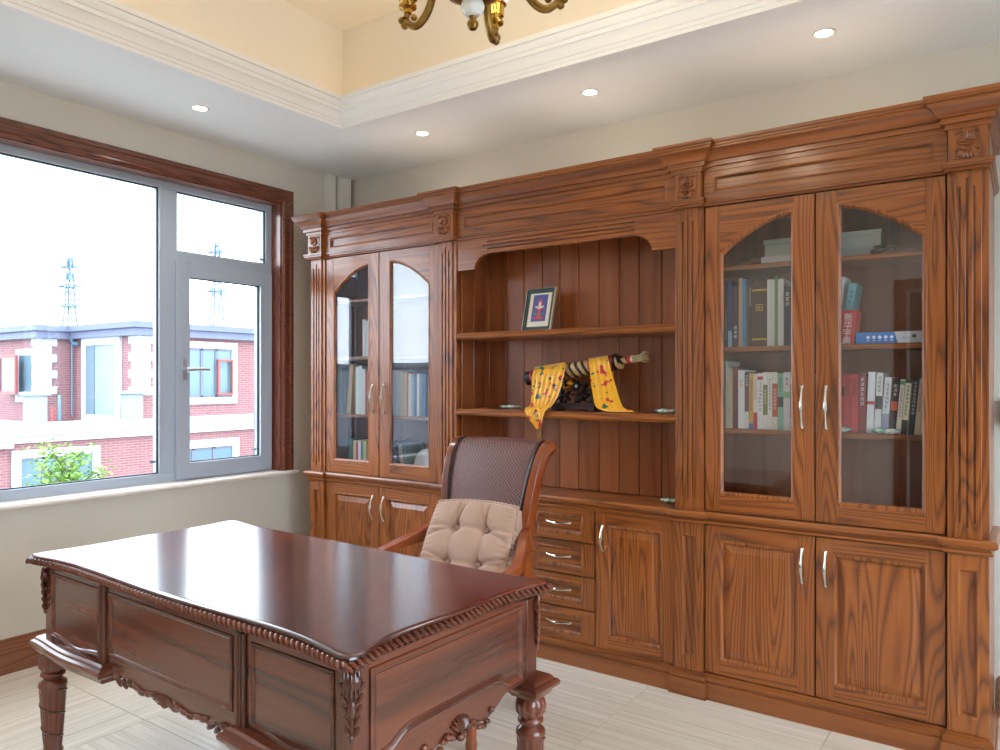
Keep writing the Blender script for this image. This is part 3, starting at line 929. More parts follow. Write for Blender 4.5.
def glazed_leaf(parent, x0, x1, flip):
    """arched glass door; flip False = hinged at the low-x side"""
    z0, z1, th = 0.826, 2.160, 0.022
    so, si, rb = 0.064, 0.080, 0.073
    if not flip:
        a0, a1 = x0 + so, x1 - si
    else:
        a0, a1 = x0 + si, x1 - so
    b0 = z0 + rb
    n = 17
    arc = []
    for i in range(n):
        t = i / (n - 1)
        q = t if not flip else 1 - t
        arc.append((a0 + (a1 - a0) * t, 1.948 + 0.155 * (1 - (1 - q) ** 1.75)))
    mb = MB()
    mb.box(x0, a0, YD, YD + th, z0, z1, 0); mb.box(a1, x1, YD, YD + th, z0, z1, 0)
    mb.box(a0, a1, YD, YD + th, z0, b0, 1)
    mb.strip([(p[0], z1) for p in arc], arc, 'y', YD, YD + th, 1)
    path = [(a0, b0)] + arc + [(a1, b0)]
    mb.sweep(path, [(o, YD + w) for o, w in BEAD], closed=True, mp=lambda u, v, w: (u, w, v), mat=2)
    d = mb.build('glass_door', [oak_v, oak_h, oak_v], parent, bevel=0.0015)
    MB().strip(arc, [(p[0], b0) for p in arc], 'y', YD + .0125, YD + .0165).build('glass_pane', cab_glass, d, smooth=False)
    hx = x1 - 0.046 if not flip else x0 + 0.040
    bow_handle('handle', d, 0.165, True, (hx, YD, 1.29))
    return d


def carving(parent, cx, cz, y):
    """acanthus palmette over a shell"""
    mb = MB()
    R = lambda a: Matrix.Rotation(a, 3, 'Y')
    for k in range(-3, 4):
        a = k * 0.42
        l = 0.027 - 0.0025 * abs(k)
        c = (cx + math.sin(a) * l * .9, y - .004, cz + .010 + math.cos(a) * l * .95)
        mb.ball(c, (0.0068, 0.0075, l * .62), rot=R(a), nu=8, nv=6)
    for s in (-1, 1):
        mb.ball((cx + s * .031, y - .003, cz + .045), (0.013, 0.006, 0.006), rot=R(s * .5), nu=8, nv=5)
        mb.ball((cx + s * .018, y - .004, cz + .004), (0.016, 0.007, 0.0055), rot=R(-s * .35), nu=8, nv=5)
    mb.ball((cx, y - .004, cz - .002), (0.013, 0.009, 0.006), nu=8, nv=5)
    for k in range(-2, 3):
        mb.ball((cx + k * .0165, y - .004, cz - .020 + abs(k) * .001), (0.0075, 0.009, 0.0065), nu=8, nv=6)
    for k in range(-4, 5):
        a = PI + k * 0.30
        l = 0.030
        mb.ball((cx - math.sin(a) * l * -1.0, y - .003, cz - .022 + math.cos(a) * l * .62), (0.0058, 0.008, l * .45), rot=R(a), nu=8, nv=6)
    return mb.build('carving', oak_v, parent)


def pilaster(parent, x0):
    xs = [x0 + v for v in (0, .022, .0335, .0425, .0575, .0665, .0805, .0895, .107, .13)]
    zs = [0.822, 0.862, 0.880, 2.105, 2.135, 2.165]

    def dep(i, j):
        if i in (0, 8):
            return 0.009
        if i in (2, 6) and j == 2:
            return 0.008
        if i == 4 and j in (1, 2, 3):
            return 0.008
        return 0.0
    MB().relief(xs, zs, dep, YPIL, -0.50).build('fluted_pilaster', oak_v, parent, bevel=0.001, smooth=False)
    xs = [x0, x0 + .032, x0 + .098, x0 + .13]; zs = [0.110, 0.168, 0.712, 0.767]
    mb = MB().relief(xs, zs, lambda i, j: 0.014 if (i == 1 and j == 1) else 0.0, YPIL, -0.50)
    mb.sweep([(xs[1], zs[1]), (xs[1], zs[2]), (xs[2], zs[2]), (xs[2], zs[1])], [(o * .9, YPIL + w) for o, w in BEAD], closed=True, mp=lambda u, v, w: (u, w, v))
    mb.build('panelled_pilaster', oak_v, parent, bevel=0.001, smooth=False)
    b = MB().box(x0 + .004, x0 + .126, YBL, -0.50, 2.190, 2.320)
    b.box(x0 + .020, x0 + .110, YBL - .003, YBL, 2.203, 2.314)
    blk = b.build('capital_block', oak_v, parent, bevel=0.0015)
    carving(blk, x0 + .065, 2.254, YBL - .003)


def frieze(parent, x0, x1):
    xs = [x0, x0 + .045, x1 - .045, x1]; zs = [2.165, 2.226, 2.290, 2.322]
    mb = MB().relief(xs, zs, lambda i, j: 0.012 if (i == 1 and j == 1) else 0.0, YB, -0.50)
    mb.sweep([(xs[1], zs[1]), (xs[1], zs[2]), (xs[2], zs[2]), (xs[2], zs[1])], [(o * .8, YB + w) for o, w in BEAD], closed=True, mp=lambda u, v, w: (u, w, v))
    return mb.build('frieze', oak_h, parent, bevel=0.001, smooth=False)


def side_unit():
    r = empty('glazed_bookcase', (0, 0, 0))
    mb = MB()
    for (a, b_) in ((0.0, .02), (UW - .02, UW)):
        mb.box(a, b_, -0.507, -0.015, 0, 2.33)
    for (a, b_) in ((0.112, .13), (1.055, 1.073)):
        mb.box(a, b_, -0.507, -0.26, 0.822, 2.17)
    mb.box(0.112, 1.073, -0.27, -0.255, 0.822, 2.19)
    mb.box(0.02, UW - .02, -0.507, -0.015, 2.17, 2.19)
    MB().box(0.002, UW - .002, -0.56, -0.015, 2.405, 2.426).build('top_board', ply, r)
    mb.box(0.02, UW - .02, -0.507, -0.015, 0.775, 0.822); mb.box(0.02, UW - .02, -0.507, -0.015, 0.09, 0.112)
    mb.box(0.02, UW - .02, -0.04, -0.015, 0.112, 0.775)
    mb.build('carcass', ash_in, r)
    path = lambda yb, yf, back: [(0, back), (0, yf), (.13, yf), (.13, yb), (1.055, yb), (1.055, yf), (UW, yf), (UW, back)]
    MB().sweep(path(YB, YBL, -0.02), CORN).build('cornice', oak_m, r, angle=22)
    MB().sweep(path(YB, YBL, -0.02), NECK).build('neck_moulding', oak_m, r, angle=22)
    MB().sweep(path(YD, YPIL - .004, -0.20), LEDGE).build('ledge_moulding', oak_m, r, angle=22)
    MB().sweep(path(YB, YBL + .014, -0.20), PLIN).build('plinth', oak_m, r, angle=22)
    frieze(r, .13, 1.055)
    pilaster(r, 0.0); pilaster(r, 1.055)
    glazed_leaf(r, .1350, .5895, False); glazed_leaf(r, .5955, 1.0490, True)
    for (a, b_, hx) in ((.1350, .5895, .544), (.5955, 1.0490, .634)):
        d = framed_leaf('cupboard_door', r, a, b_, 0.114, 0.762, 0.064, 0.062, 0.058)
        bow_handle('handle', d, 0.135, True, (hx, YD, 0.638))
    for z in (1.900, 1.545, 1.187):
        MB().box(0.131, 1.054, -0.485, -0.271, z - .021, z).build('shelf', oak_h, r, bevel=0.002)
    return r


unit = side_unit()
unit.location = (0.245, 0, 0)
tag(unit, 'oak glazed bookcase unit next to the window, sky mirrored in its glass', 'bookcase', 'oak bookcase wall units')
unit2 = copy_tree(unit)
unit2.location = (2.690, 0, 0)
tag(unit2, 'oak glazed bookcase unit away from the window, full of white and red books', 'bookcase', 'oak bookcase wall units')


def centre_unit():
    r = empty('open_bookcase', (1.430, 0, 0))
    W = 1.26
    mb = MB()
    mb.box(0, W, -0.274, -0.26, 0.79, 2.19)
    MB().box(0, W, -0.56, -0.015, 2.405, 2.426).build('top_board', ply, r)
    mb.box(0, W, -0.50, -0.26, 2.17, 2.19)
    mb.box(0, W, -0.507, -0.04, 0.10, 0.79)
    mb.build('carcass', oak_v, r)
    xs = [0.0, .045, .16, .28, .40, .51, .625, .745, .86, .97, 1.09, 1.21, 1.26]
    for i in range(len(xs) - 1):
        MB().box(xs[i] + .0006, xs[i + 1] - .0006, -0.290, -0.2742, 0.823, 2.169).build('back_board', ash_in, r, bevel=0.0035, seg=1)
    for (a, b_) in ((0.001, 0.015), (W - .015, W - .001)):
        for (c, d) in ((-.5065, -.4), (-.3985, -.2905)):
            MB().box(a, b_, c, d, 0.823, 2.169).build('side_board', ash_in, r, bevel=0.0035, seg=1)
    nose = [(-0.535, 0.004), (-0.542, 0.010), (-0.544, 0.018), (-0.539, 0.025), (-0.535, 0.029), (-0.537, 0.035), (-0.533, 0.040)]
    for z in (1.656, 1.243):
        poly = [(y, z - .040 + h) for y, h in nose] + [(-0.291, z), (-0.291, z - .036)]
        MB().prism(poly, 'x', 0.0005, W - .0005).build('shelf', oak_h, r, angle=20)
    mb = MB().sweep([(0, YD), (W, YD)], LEDGE)
    mb.box(0.001, W - .001, -0.535, -0.2745, 0.7905, 0.8218)
    mb.build('counter_top', oak_h, r, angle=22)
    # valance with curved ends and grooves
    arc = []
    xa = [0.0, 0.118]; za = [1.998, 1.998]
    L_ = list(zip(xa, za))
    for k in range(1, 9):
        t = k / 8 * PI / 2
        L_.append((0.118 + 0.10 * (1 - math.cos(t)), 1.998 + 0.078 * math.sin(t)))
    full = L_ + [(W - p[0], p[1]) for p in reversed(L_)]
    mb = MB().strip([(p[0], 2.084) for p in full], full, 'y', YD, -0.505)
    xs2 = [0.0, .175, .205, 1.055, 1.085, W]
    zs2 = [2.084, 2.100, 2.104, 2.119, 2.123, 2.138, 2.142, 2.166]

    def dep(i, j):
        if j == 3 and 1 <= i <= 3:
            return 0.005
        if j in (1, 5) and i == 2:
            return 0.005
        return 0.0
    zs2 = [2.084, 2.096, 2.102, 2.116, 2.122, 2.136, 2.142, 2.166]
    dep2 = lambda i, j: 0.010 if ((j == 3 and 1 <= i <= 3) or (j in (1, 5) and i == 2)) else 0.0
    mb.relief(xs2, zs2, dep2, YD, -0.505)
    mb.build('valance', oak_h, r, smooth=False)
    frieze(r, 0, W)
    MB().sweep([(0, YB), (W, YB)], CORN).build('cornice', oak_m, r, angle=22)
    MB().sweep([(0, YB), (W, YB)], NECK).build('neck_moulding', oak_m, r, angle=22)
    MB().sweep([(0, YB), (W, YB)], PLIN).build('plinth', oak_m, r, angle=22)
    for k in range(4):
        z1 = 0.764 - k * 0.1645
        d = framed_leaf('drawer', r, 0.449, 0.844, z1 - .158, z1, 0.066, 0.032, 0.032, raised=False, grain=oak_h)
        bow_handle('handle', d, 0.128, False, (0.647, YD + .002, z1 - .072))
    for (a, b_, hx) in ((.005, .443, .40), (.851, 1.254, .893)):
        d = framed_leaf('cupboard_door', r, a, b_, 0.110, 0.764, 0.064, 0.062, 0.058)
        bow_handle('handle', d, 0.115, True, (hx, YD, 0.640))
    return r


cu = centre_unit()
tag(cu, 'open oak bookcase section with plank back, two shelves and four drawers', 'bookcase', 'oak bookcase wall units')


# ================================================================== BOOKS AND SHELF THINGS
page_m = plain('paper_pages', srgb(226, 220, 204), 0.8)


def glyph(mb, cx, y, cz, s, rr, mat=0):
    """small strokes like a printed character"""
    for k in range(3):
        z = cz + (k - 1) * s * .30
        w = s * rr.uniform(.25, .44)
        mb.box(cx - w, cx + w, y - .0003, y, z - s * .045, z + s * .045, mat)
    for k in range(2):
        x = cx + rr.uniform(-.3, .3) * s
        h = s * rr.uniform(.22, .42)
        mb.box(x - s * .045, x + s * .045, y - .0003, y, cz - h, cz + h, mat)


def book(x, z, w, h, col, label, d=0.17, y=-0.452, lean=0.0, rows=None, bands=(), tcol=(235, 232, 222), group=None, name='book', rough=0.5):
    """upright book, spine to the room; rows = (top, bottom) of the spine title as fractions"""
    rr = random.Random(int(x * 1e4) + int(z * 1e3))
    t = min(0.0022, w * .2)
    c = MB().box(0, w, 0, t, 0, h).box(0, t, t, d, 0, h).box(w - t, w, t, d, 0, h)
    o = c.build(name, cm(*col, rough=rough), bevel=0.0006, loc=(x, y, z), rot=(0, lean, 0), seg=1)
    MB().box(t, w - t, t, d - .004, .003, h - .003).build('pages', page_m, o)
    for (a, b_, bc) in bands:
        MB().box(.0002, w - .0002, -.0003, 0, h * a, h * b_).build('spine_band', cm(*bc), o)
    if rows:
        mb = MB()
        s = w * .62
        n = max(2, int((rows[0] - rows[1]) * h / (s * 1.12)))
        for k in range(n):
            glyph(mb, w / 2, -.0003, h * rows[0] - (k + .5) * s * 1.12, s, rr)
        mb.build('spine_title', cm(*tcol), o)
    return tag(o, label, 'book', group)


def row(x, z, specs, group, y=-0.452):
    for sp in specs:
        w, h, col, label = sp[:4]
        kw = sp[4] if len(sp) > 4 else {}
        book(x, z, w - .0008, h, col, label, group=group, y=y, **kw)
        x += w


G = 'books on the upper shelf of the red-book unit'
row(2.869, 1.545, [
    (.014, .298, (206, 160, 60), 'thin yellow book at the end of the upper row beside the large brown volume row'),
    (.018, .297, (58, 40, 40), 'dark brown tall book right beside the thin yellow one', dict(rows=(.6, .1), tcol=(190, 150, 80))),
    (.018, .293, (48, 70, 130), 'deep blue tall book between two brown books', dict(bands=((.0, .25, (150, 190, 220)),))),
    (.029, .273, (78, 44, 44), 'thick maroon brown book next to the deep blue one', dict(rows=(.35, .12))),
    (.017, .303, (190, 160, 130), 'tan book, tallest beside the light blue one on the upper shelf'),
    (.015, .296, (60, 140, 190), 'narrow light blue book next to the tan one'),
    (.011, .269, (92, 90, 62), 'narrow olive book next to the light blue one'),
    (.014, .289, (84, 54, 50), 'narrow brown book with white title beside the gold-banded volume', dict(rows=(.9, .6))),
    (.065, .281, (74, 52, 48), 'very thick brown volume with gold bands and square gold emblem', dict(bands=((.86, .885, (216, 190, 60)), (.10, .125, (216, 190, 60)), (.12, .128, (190, 160, 50))))),
    (.016, .288, (222, 220, 212), 'white book standing beside the gold-banded brown volume'),
    (.016, .287, (214, 214, 210), 'pale grey white book next to the thin green one'),
    (.013, .299, (110, 150, 110), 'thin green book between white ones on the upper shelf'),
    (.025, .287, (226, 226, 220), 'broad white book beside the navy one on the upper shelf'),
    (.031, .251, (40, 52, 72), 'navy blue book with white spine lettering on the upper shelf', dict(rows=(.92, .6))),
], G)
# gold emblem on the thick volume
for ob in [o for o in bpy.data.objects if o.get('label', '').startswith('very thick brown')]:
    e = MB()
    for (a0, a1, b0, b1) in ((.018, .046, .155, .158), (.018, .046, .180, .183), (.018, .021, .155, .183), (.043, .046, .155, .183), (.025, .039, .167, .170), (.030, .033, .160, .178)):
        e.box(a0, a1, -.0006, 0, b0, b1)
    e.build('gold_emblem', cm(216, 190, 60), ob)

G = 'books on the middle shelf of the red-book unit'
row(2.870, 1.187, [
    (.021, .300, (124, 134, 104), 'large sage green book at the end of the middle row'),
    (.012, .296, (190, 200, 196), 'pale grey thin book beside the sage green one'),
    (.018, .266, (214, 192, 150), 'cream book between the pale grey and maroon ones'),
    (.024, .273, (112, 48, 58), 'maroon hardback beside the cream book on the middle shelf'),
    (.029, .257, (230, 230, 228), 'thick white book with orange title beside the maroon hardback', dict(rows=(.85, .65), tcol=(226, 130, 60))),
    (.019, .248, (110, 66, 84), 'plum and white book with dark top band', dict(bands=((0, .3, (226, 222, 214)), (.8, 1, (46, 44, 60))), rows=(.95, .7))),
    (.019, .242, (214, 168, 70), 'mustard yellow paperback with blue foot', dict(bands=((0, .1, (70, 120, 190)),), rows=(.9, .3), tcol=(90, 60, 30))),
    (.017, .239, (232, 222, 214), 'white paperback with red foot band', dict(bands=((0, .3, (206, 56, 56)),), rows=(.9, .5), tcol=(190, 40, 40))),
    (.024, .243, (236, 234, 230), 'white paperback with red mark and grey title', dict(rows=(.85, .3), tcol=(120, 90, 90), bands=((.88, .94, (200, 50, 60)),))),
    (.020, .247, (234, 232, 226), 'white paperback with olive green middle band', dict(bands=((.25, .78, (128, 132, 62)),), rows=(.7, .4))),
    (.019, .246, (232, 226, 216), 'ivory paperback with brown title beside the olive banded one', dict(rows=(.9, .3), tcol=(120, 84, 60))),
    (.023, .247, (200, 98, 60), 'white paperback with broad terracotta band', dict(bands=((0, .22, (230, 222, 210)), (.8, 1, (230, 222, 210))), rows=(.72, .3))),
    (.023, .243, (140, 196, 176), 'mint green paperback with dark middle label', dict(bands=((.4, .58, (50, 62, 58)),), rows=(.92, .62), tcol=(40, 80, 70))),
    (.028, .247, (234, 234, 236), 'white paperback with light green spot and grey title', dict(bands=((.55, .66, (160, 214, 160)),), rows=(.92, .7), tcol=(170, 80, 100))),
    (.022, .247, (150, 60, 76), 'crimson paperback with white foot behind the door stile', dict(bands=((0, .2, (230, 226, 224)), (.8, 1, (230, 226, 224))))),
    (.024, .244, (226, 224, 220), 'white paperback hidden behind the door stile beside the crimson one'),
    (.026, .240, (190, 190, 186), 'grey paperback hidden behind the door stile'),
    (.026, .238, (120, 60, 56), 'brown red paperback hidden behind the door stile'),
    (.024, .236, (214, 210, 204), 'off white paperback behind the door stile beside the red set'),
], G)
row(3.340, 1.187, [
    (.012, .237, (226, 222, 214), 'white book with black label starting the red set', dict(bands=((.4, .7, (40, 40, 44)),))),
    (.026, .237, (190, 62, 64), 'bright red volume with dark red label of the set', dict(bands=((.62, .78, (60, 30, 34)),), rows=(.95, .8), tcol=(90, 20, 24))),
    (.026, .237, (186, 58, 62), 'plain bright red volume in the red set', dict(rows=(.92, .6), tcol=(96, 20, 26))),
    (.026, .237, (192, 64, 66), 'bright red volume of the set next to the dark red book', dict(rows=(.92, .6), tcol=(96, 20, 26))),
    (.029, .237, (132, 50, 52), 'dark red book with long white title next to the red set', dict(rows=(.95, .4))),
], G)
xx = 3.458
for (w, h, col, lab, kw) in [
    (.027, .245, (232, 234, 238), 'white paperback with small red spot leaning beside the red set', dict(bands=((.47, .52, (206, 50, 50)),), lean=.035)),
    (.025, .241, (226, 226, 224), 'white and black paperback leaning next to the red spot one', dict(bands=((.40, .62, (50, 50, 54)),), rows=(.95, .66), tcol=(90, 90, 96), lean=.05)),
    (.026, .224, (220, 222, 228), 'white paperback with lavender grey foot', dict(bands=((.0, .35, (150, 154, 180)),), rows=(.9, .4), tcol=(150, 120, 110), lean=.07)),
    (.025, .220, (52, 54, 58), 'black paperback with orange middle patch', dict(bands=((.42, .58, (206, 96, 70)),), rows=(.9, .62), lean=.08)),
    (.018, .216, (224, 218, 200), 'narrow cream paperback with green top mark', dict(bands=((.9, .97, (90, 160, 110)),), rows=(.85, .3), tcol=(120, 110, 90), lean=.085)),
    (.023, .216, (226, 216, 184), 'cream paperback with dark green ends', dict(bands=((0, .26, (36, 60, 50)), (.93, 1, (36, 60, 50))), rows=(.9, .3), tcol=(50, 60, 50), lean=.085)),
    (.022, .219, (36, 44, 62), 'dark navy paperback with white lettering leaning by the cream ones', dict(rows=(.95, .3), lean=.09)),
    (.020, .217, (218, 196, 160), 'beige paperback with red lettering', dict(rows=(.95, .35), tcol=(180, 46, 50), lean=.09)),
    (.020, .215, (232, 228, 224), 'white paperback with red mark closing the middle row', dict(bands=((.4, .5, (200, 60, 60)),), lean=.09)),
]:
    book(xx, 1.187 + w * math.sin(kw['lean']), w - .001, h, col, lab, group=G, **kw)
    xx += w + .0005

# leaning things on the upper shelf, far door side
book(3.348, 1.5455, .030, .258, (120, 176, 180), 'teal book leaning behind the red dictionary', lean=.16, y=-.415, d=.16, rows=(.9, .6), tcol=(70, 110, 116))
book(3.322, 1.5455, .022, .285, (222, 224, 226), 'white folder standing behind the teal book', lean=.10, y=-.400, d=.12)
dic = tag(MB().box(0, .058, 0, .003, 0, .136).box(0, .003, .003, .09, 0, .136).box(.055, .058, .003, .09, 0, .136).build('dictionary', cm(196, 44, 50, 0.4), bevel=.001, loc=(3.358, -.462, 1.551), rot=(0, .075, -.05)),
          'small red dictionary with white characters leaning on the teal book', 'book')
MB().box(.003, .055, .003, .087, .002, .134).build('pages', page_m, dic)


def text_mesh(body, size, name, mat, parent, loc, rot):
    cu_ = bpy.data.curves.new(name, 'FONT')
    cu_.body = body; cu_.size = size; cu_.align_x = 'CENTER'; cu_.space_line = 0.92
    to = bpy.data.objects.new(name, cu_)
    COL.objects.link(to)
    bpy.context.view_layer.update()
    dg = bpy.context.evaluated_depsgraph_get()
    me = bpy.data.meshes.new_from_object(to.evaluated_get(dg))
    bpy.data.objects.remove(to)
    me.materials.clear(); me.materials.append(mat)
    o = bpy.data.objects.new(name, me); COL.objects.link(o)
    o.parent = parent; o.location = loc; o.rotation_euler = rot
    return o


text_mesh('\u65b0\n\u534e\n\u5b57\n\u5178', .034, 'cover_title', cm(238, 232, 226), dic, (.029, -.0008, .093), (PI / 2, 0, 0))
bx_ = tag(MB().box(0, .232, 0, .15, 0, .044).build('carton', cm(44, 120, 200, 0.35), bevel=.001, loc=(3.423, -.468, 1.5455), rot=(0, 0, .0)),
          'flat blue and white carton lying beside the red dictionary', 'box')
MB().prism([(.150, 0), (.2322, 0), (.2322, .0442), (.138, .0442)], 'y', -.0006, .1506).build('white_end', cm(214, 218, 224, 0.35), bx_)
mb = MB()
for k in range(5):
    cx = .045 + k * .021
    mb.lathe([(.0045, 0), (.0065, 0), (.0065, .0006), (.0045, .0006)], n=12, mtx=Matrix.Rotation(PI / 2, 3, 'X'), c=(cx, -.0002, .024))
    mb.box(cx - .0045, cx + .0045, -.0006, 0, .010, .013)
mb.build('printed_icons', cm(226, 236, 244), bx_)
MB().lathe([(.003, 0), (.0075, 0), (.0075, .0006), (.003, .0006)], n=14, mtx=Matrix.Rotation(PI / 2, 3, 'X'), c=(.207, -.0008, .025)).build('printed_logo', cm(40, 70, 60), bx_)
glm = MB()
for k in range(5):
    glyph(glm, .166 + k * .007, -.0008, .020, .006, rnd)
glm.build('printed_text', cm(50, 60, 66), bx_)

# top shelf
tag(MB().box(0, .115, 0, .10, 0, .055).box(-.004, .119, -.004, .104, .055, .075).build('gift_box', cm(176, 184, 172), bevel=.002, loc=(3.045, -.40, 1.938)), 'grey green box with lid on the top shelf', 'box')
tag(MB().box(0, .145, 0, .12, 0, .036).box(.02, .05, .02, .09, .036, .04).build('paper_stack', cm(214, 206, 204), bevel=.001, loc=(3.035, -.42, 1.901)), 'pale patterned flat box under the grey green box', 'box')
tag(MB().box(0, .165, 0, .11, 0, .064).box(-.003, .168, -.003, .113, .045, .066).build('gift_box', cm(186, 190, 178), bevel=.002, loc=(3.34, -.40, 1.945)), 'long pale box raised at the back of the top shelf', 'box')
tag(MB().box(0, .13, 0, .10, 0, .020).box(.0, .13, .0, .1, .020, .043).build('document_box', cm(170, 176, 170), bevel=.002, loc=(3.35, -.41, 1.901)), 'grey document box under the long pale box', 'box')
sc_ = MB().tube(spline([(0, 0, .012), (.05, .01, .016), (.09, 0, .030), (.12, .015, .016)], 5), [.010, .010, .012, .012, .011, .013, .013, .012, .010, .010, .011, .011, .010, .009, .008, .006], 8)
tag(sc_.build('driftwood_carving', cm(120, 92, 50), loc=(2.915, -.41, 1.901)), 'small crooked wood carving lying on the top shelf', 'ornament')
tag(MB().tube(spline([(0, 0, .010), (.04, 0, .014), (.075, 0, .026), (.09, 0, .020)], 5), .008, 8).ball((.012, 0, .012), (.016, .012, .011)).build('wooden_pipe', cm(60, 44, 38), loc=(3.475, -.45, 1.901)), 'dark wooden pipe on the top shelf in front of the pale box', 'ornament')


# small packets
def packet(x, y, z, rz, label, w=.10):
    mb = MB(); n, m_ = 13, 7
    rr = random.Random(int(x * 1000))
    top = []
    for s in (1, -1):
        for j in range(m_):
            for i in range(n):
                u = i / (n - 1) * 2 - 1; v = j / (m_ - 1) * 2 - 1
                t = (max(0, 1 - u ** 4) * max(0, 1 - v ** 4)) ** .6
                h = .011 + s * (.010 * t * (1 + .25 * math.sin(u * 6 + x * 30))) + .004 * u * u
                mb.v.append((u * w / 2, v * .032, max(.0005, h)))
    k = n * m_
    for s in (0, 1):
        for j in range(m_ - 1):
            for i in range(n - 1):
                a = s * k + j * n + i
                mb.f.append((a, a + 1, a + n + 1, a + n)); mb.m.append(0)
    m_t, nt, b = new_mat('mint_wrapper') if 'mint_wrapper' not in MATS else (MATS['mint_wrapper'], None, None)
    if nt:
        tc = nt.nodes.new('ShaderNodeTexCoord'); no = nt.nodes.new('ShaderNodeTexNoise'); no.inputs['Scale'].default_value = 60
        cr = nt.nodes.new('ShaderNodeValToRGB'); cr.color_ramp.elements[0].position = .45; cr.color_ramp.elements[0].color = srgb(120, 196, 176)
        cr.color_ramp.elements[1].position = .55; cr.color_ramp.elements[1].color = srgb(232, 238, 232)
        nt.links.new(tc.outputs['Object'], no.inputs['Vector']); nt.links.new(no.outputs['Fac'], cr.inputs[0]); nt.links.new(cr.outputs[0], b.inputs['Base Color'])
        b.inputs['Roughness'].default_value = .25
        MATS['mint_wrapper'] = m_t
    o = mb.build('sachet', m_t, loc=(x, y, z), rot=(0, 0, rz), angle=80)
    return tag(o, label, 'sachet', 'mint and white sachets')


packet(1.712, -.43, 1.2432, .1, 'mint and white sachet on the open shelf beside the hanging yellow scarf end')
packet(2.612, -.45, 1.2432, -.1, 'mint and white sachet on the open shelf by the fluted pilaster')
packet(2.615, -.42, .8222, .5, 'mint and white sachet lying on the oak counter', .085)
packet(3.366, -.475, 1.1875, .05, 'mint and white sachet in front of the red book set', .09)
packet(3.535, -.478, 1.1875, -.08, 'mint and white sachet in front of the black and orange paperback', .10)

# ---------------------------------------------------------------- books in the unit by the window
G = 'books behind the mirrored glass by the window'
row(.395, 1.187, [
    (.024, .31, (110, 124, 140), 'slate grey folder at the end of the shelf behind the mirrored glass'),
    (.022, .32, (140, 150, 165), 'pale slate folder beside the slate grey one'),
    (.026, .31, (96, 108, 124), 'dark slate folder beside the leaning tan book'),
], G)
book(.478, 1.1905, .036, .31, (206, 172, 120), 'thick tan book leaning behind the mirrored glass', lean=-.12 * 0 + .10, group=G)
row(.560, 1.187, [
    (.030, .295, (226, 232, 230), 'white binder standing by the thick tan book'),
    (.028, .30, (206, 222, 222), 'pale mint binder behind the glass by the window'),
    (.026, .28, (224, 220, 210), 'ivory binder behind the glass by the window'),
    (.03, .26, (160, 70, 66), 'rust red book behind the door stile by the window'),
    (.03, .28, (210, 210, 206), 'light grey book behind the door stile by the window'),
    (.03, .27, (110, 130, 150), 'steel blue book behind the door stile by the window'),
    (.03, .27, (226, 226, 220), 'white book behind the door stile by the window'),
], G)
row(.835, 1.187, [
    (.032, .275, (96, 150, 200), 'sky blue thick binder behind the glass'),
    (.030, .275, (190, 214, 232), 'ice blue binder next to the sky blue one'),
    (.028, .27, (216, 226, 232), 'white blue binder next to the ice blue one'),
    (.024, .262, (230, 228, 214), 'ivory paperback next to the white blue binder'),
    (.018, .262, (214, 206, 110), 'lime yellow slim book behind the glass'),
    (.020, .255, (226, 200, 180), 'peach slim book behind the glass'),
    (.014, .26, (206, 80, 80), 'slim red book behind the glass'),
    (.024, .25, (228, 224, 210), 'cream paperback behind the glass next to the slim red one'),
    (.020, .25, (150, 180, 190), 'grey teal paperback behind the glass'),
    (.022, .25, (70, 110, 170), 'mid blue paperback behind the glass'),
    (.020, .25, (226, 226, 222), 'white slim paperback at the row end behind the glass'),
    (.020, .245, (90, 130, 120), 'dark teal slim paperback at the row end behind the glass'),
    (.028, .25, (60, 90, 150), 'royal blue paperback at the row end behind the glass'),
], G)
row(.490, .822, [
    (.050, .21, (46, 100, 76), 'wide green box file on the lowest shelf behind the glass'),
    (.022, .20, (214, 200, 150), 'straw yellow book on the lowest shelf by the green file'),
    (.020, .19, (190, 60, 60), 'red book on the lowest shelf behind the glass'),
    (.022, .20, (220, 224, 222), 'white book on the lowest shelf next to the red one'),
    (.024, .19, (90, 120, 150), 'dusty blue book on the lowest shelf'),
    (.024, .2, (210, 190, 90), 'ochre book on the lowest shelf'),
    (.024, .19, (70, 96, 90), 'bottle green book on the lowest shelf'),
    (.03, .2, (206, 206, 200), 'grey white book on the lowest shelf by the stile'),
], G)
xx = .835
for k, (w, h, col, lab) in enumerate([(.024, .21, (200, 196, 80), 'yellow green book leaning on the lowest shelf'), (.026, .21, (40, 70, 130), 'navy book leaning on the lowest shelf'), (.022, .205, (90, 150, 200), 'light blue book leaning on the lowest shelf'),
                                      (.026, .205, (50, 90, 160), 'cobalt book leaning on the lowest shelf'), (.024, .20, (230, 230, 224), 'white book leaning on the lowest shelf'), (.022, .2, (120, 170, 190), 'aqua book leaning on the lowest shelf')]):
    book(xx, .8225, w, h, col, lab, lean=-.14, group=G)
    xx += w + .0035
pl = tag(empty('white_plate', (1.095, -.40, .822)), 'round white display plate standing on the lowest shelf', 'plate')
tilt = Matrix.Rotation(math.radians(78), 3, 'X')
MB().lathe([(.0005, .004), (.05, .004), (.062, .010), (.082, .014), (.084, .011), (.062, .006), (.05, 0), (.0005, 0)], n=36, mtx=tilt, c=(0, 0, .088)).build('dish', cm(224, 228, 232, .25), pl)
MB().box(-.04, .04, -.03, -.024, 0, .008).box(-.04, -.034, -.03, .06, 0, .008).box(.034, .04, -.03, .06, 0, .008).box(-.04, .04, .028, .036, 0, .09).build('plate_stand', cm(60, 40, 30), pl)
for (x, h, col, lab) in ((.62, .23, (222, 220, 210), 'ivory upright book on the higher shelf behind the glass'), (.645, .22, (200, 206, 206), 'pale grey upright book on the higher shelf behind the glass')):
    book(x, 1.545, .024, h, col, lab, group=G)

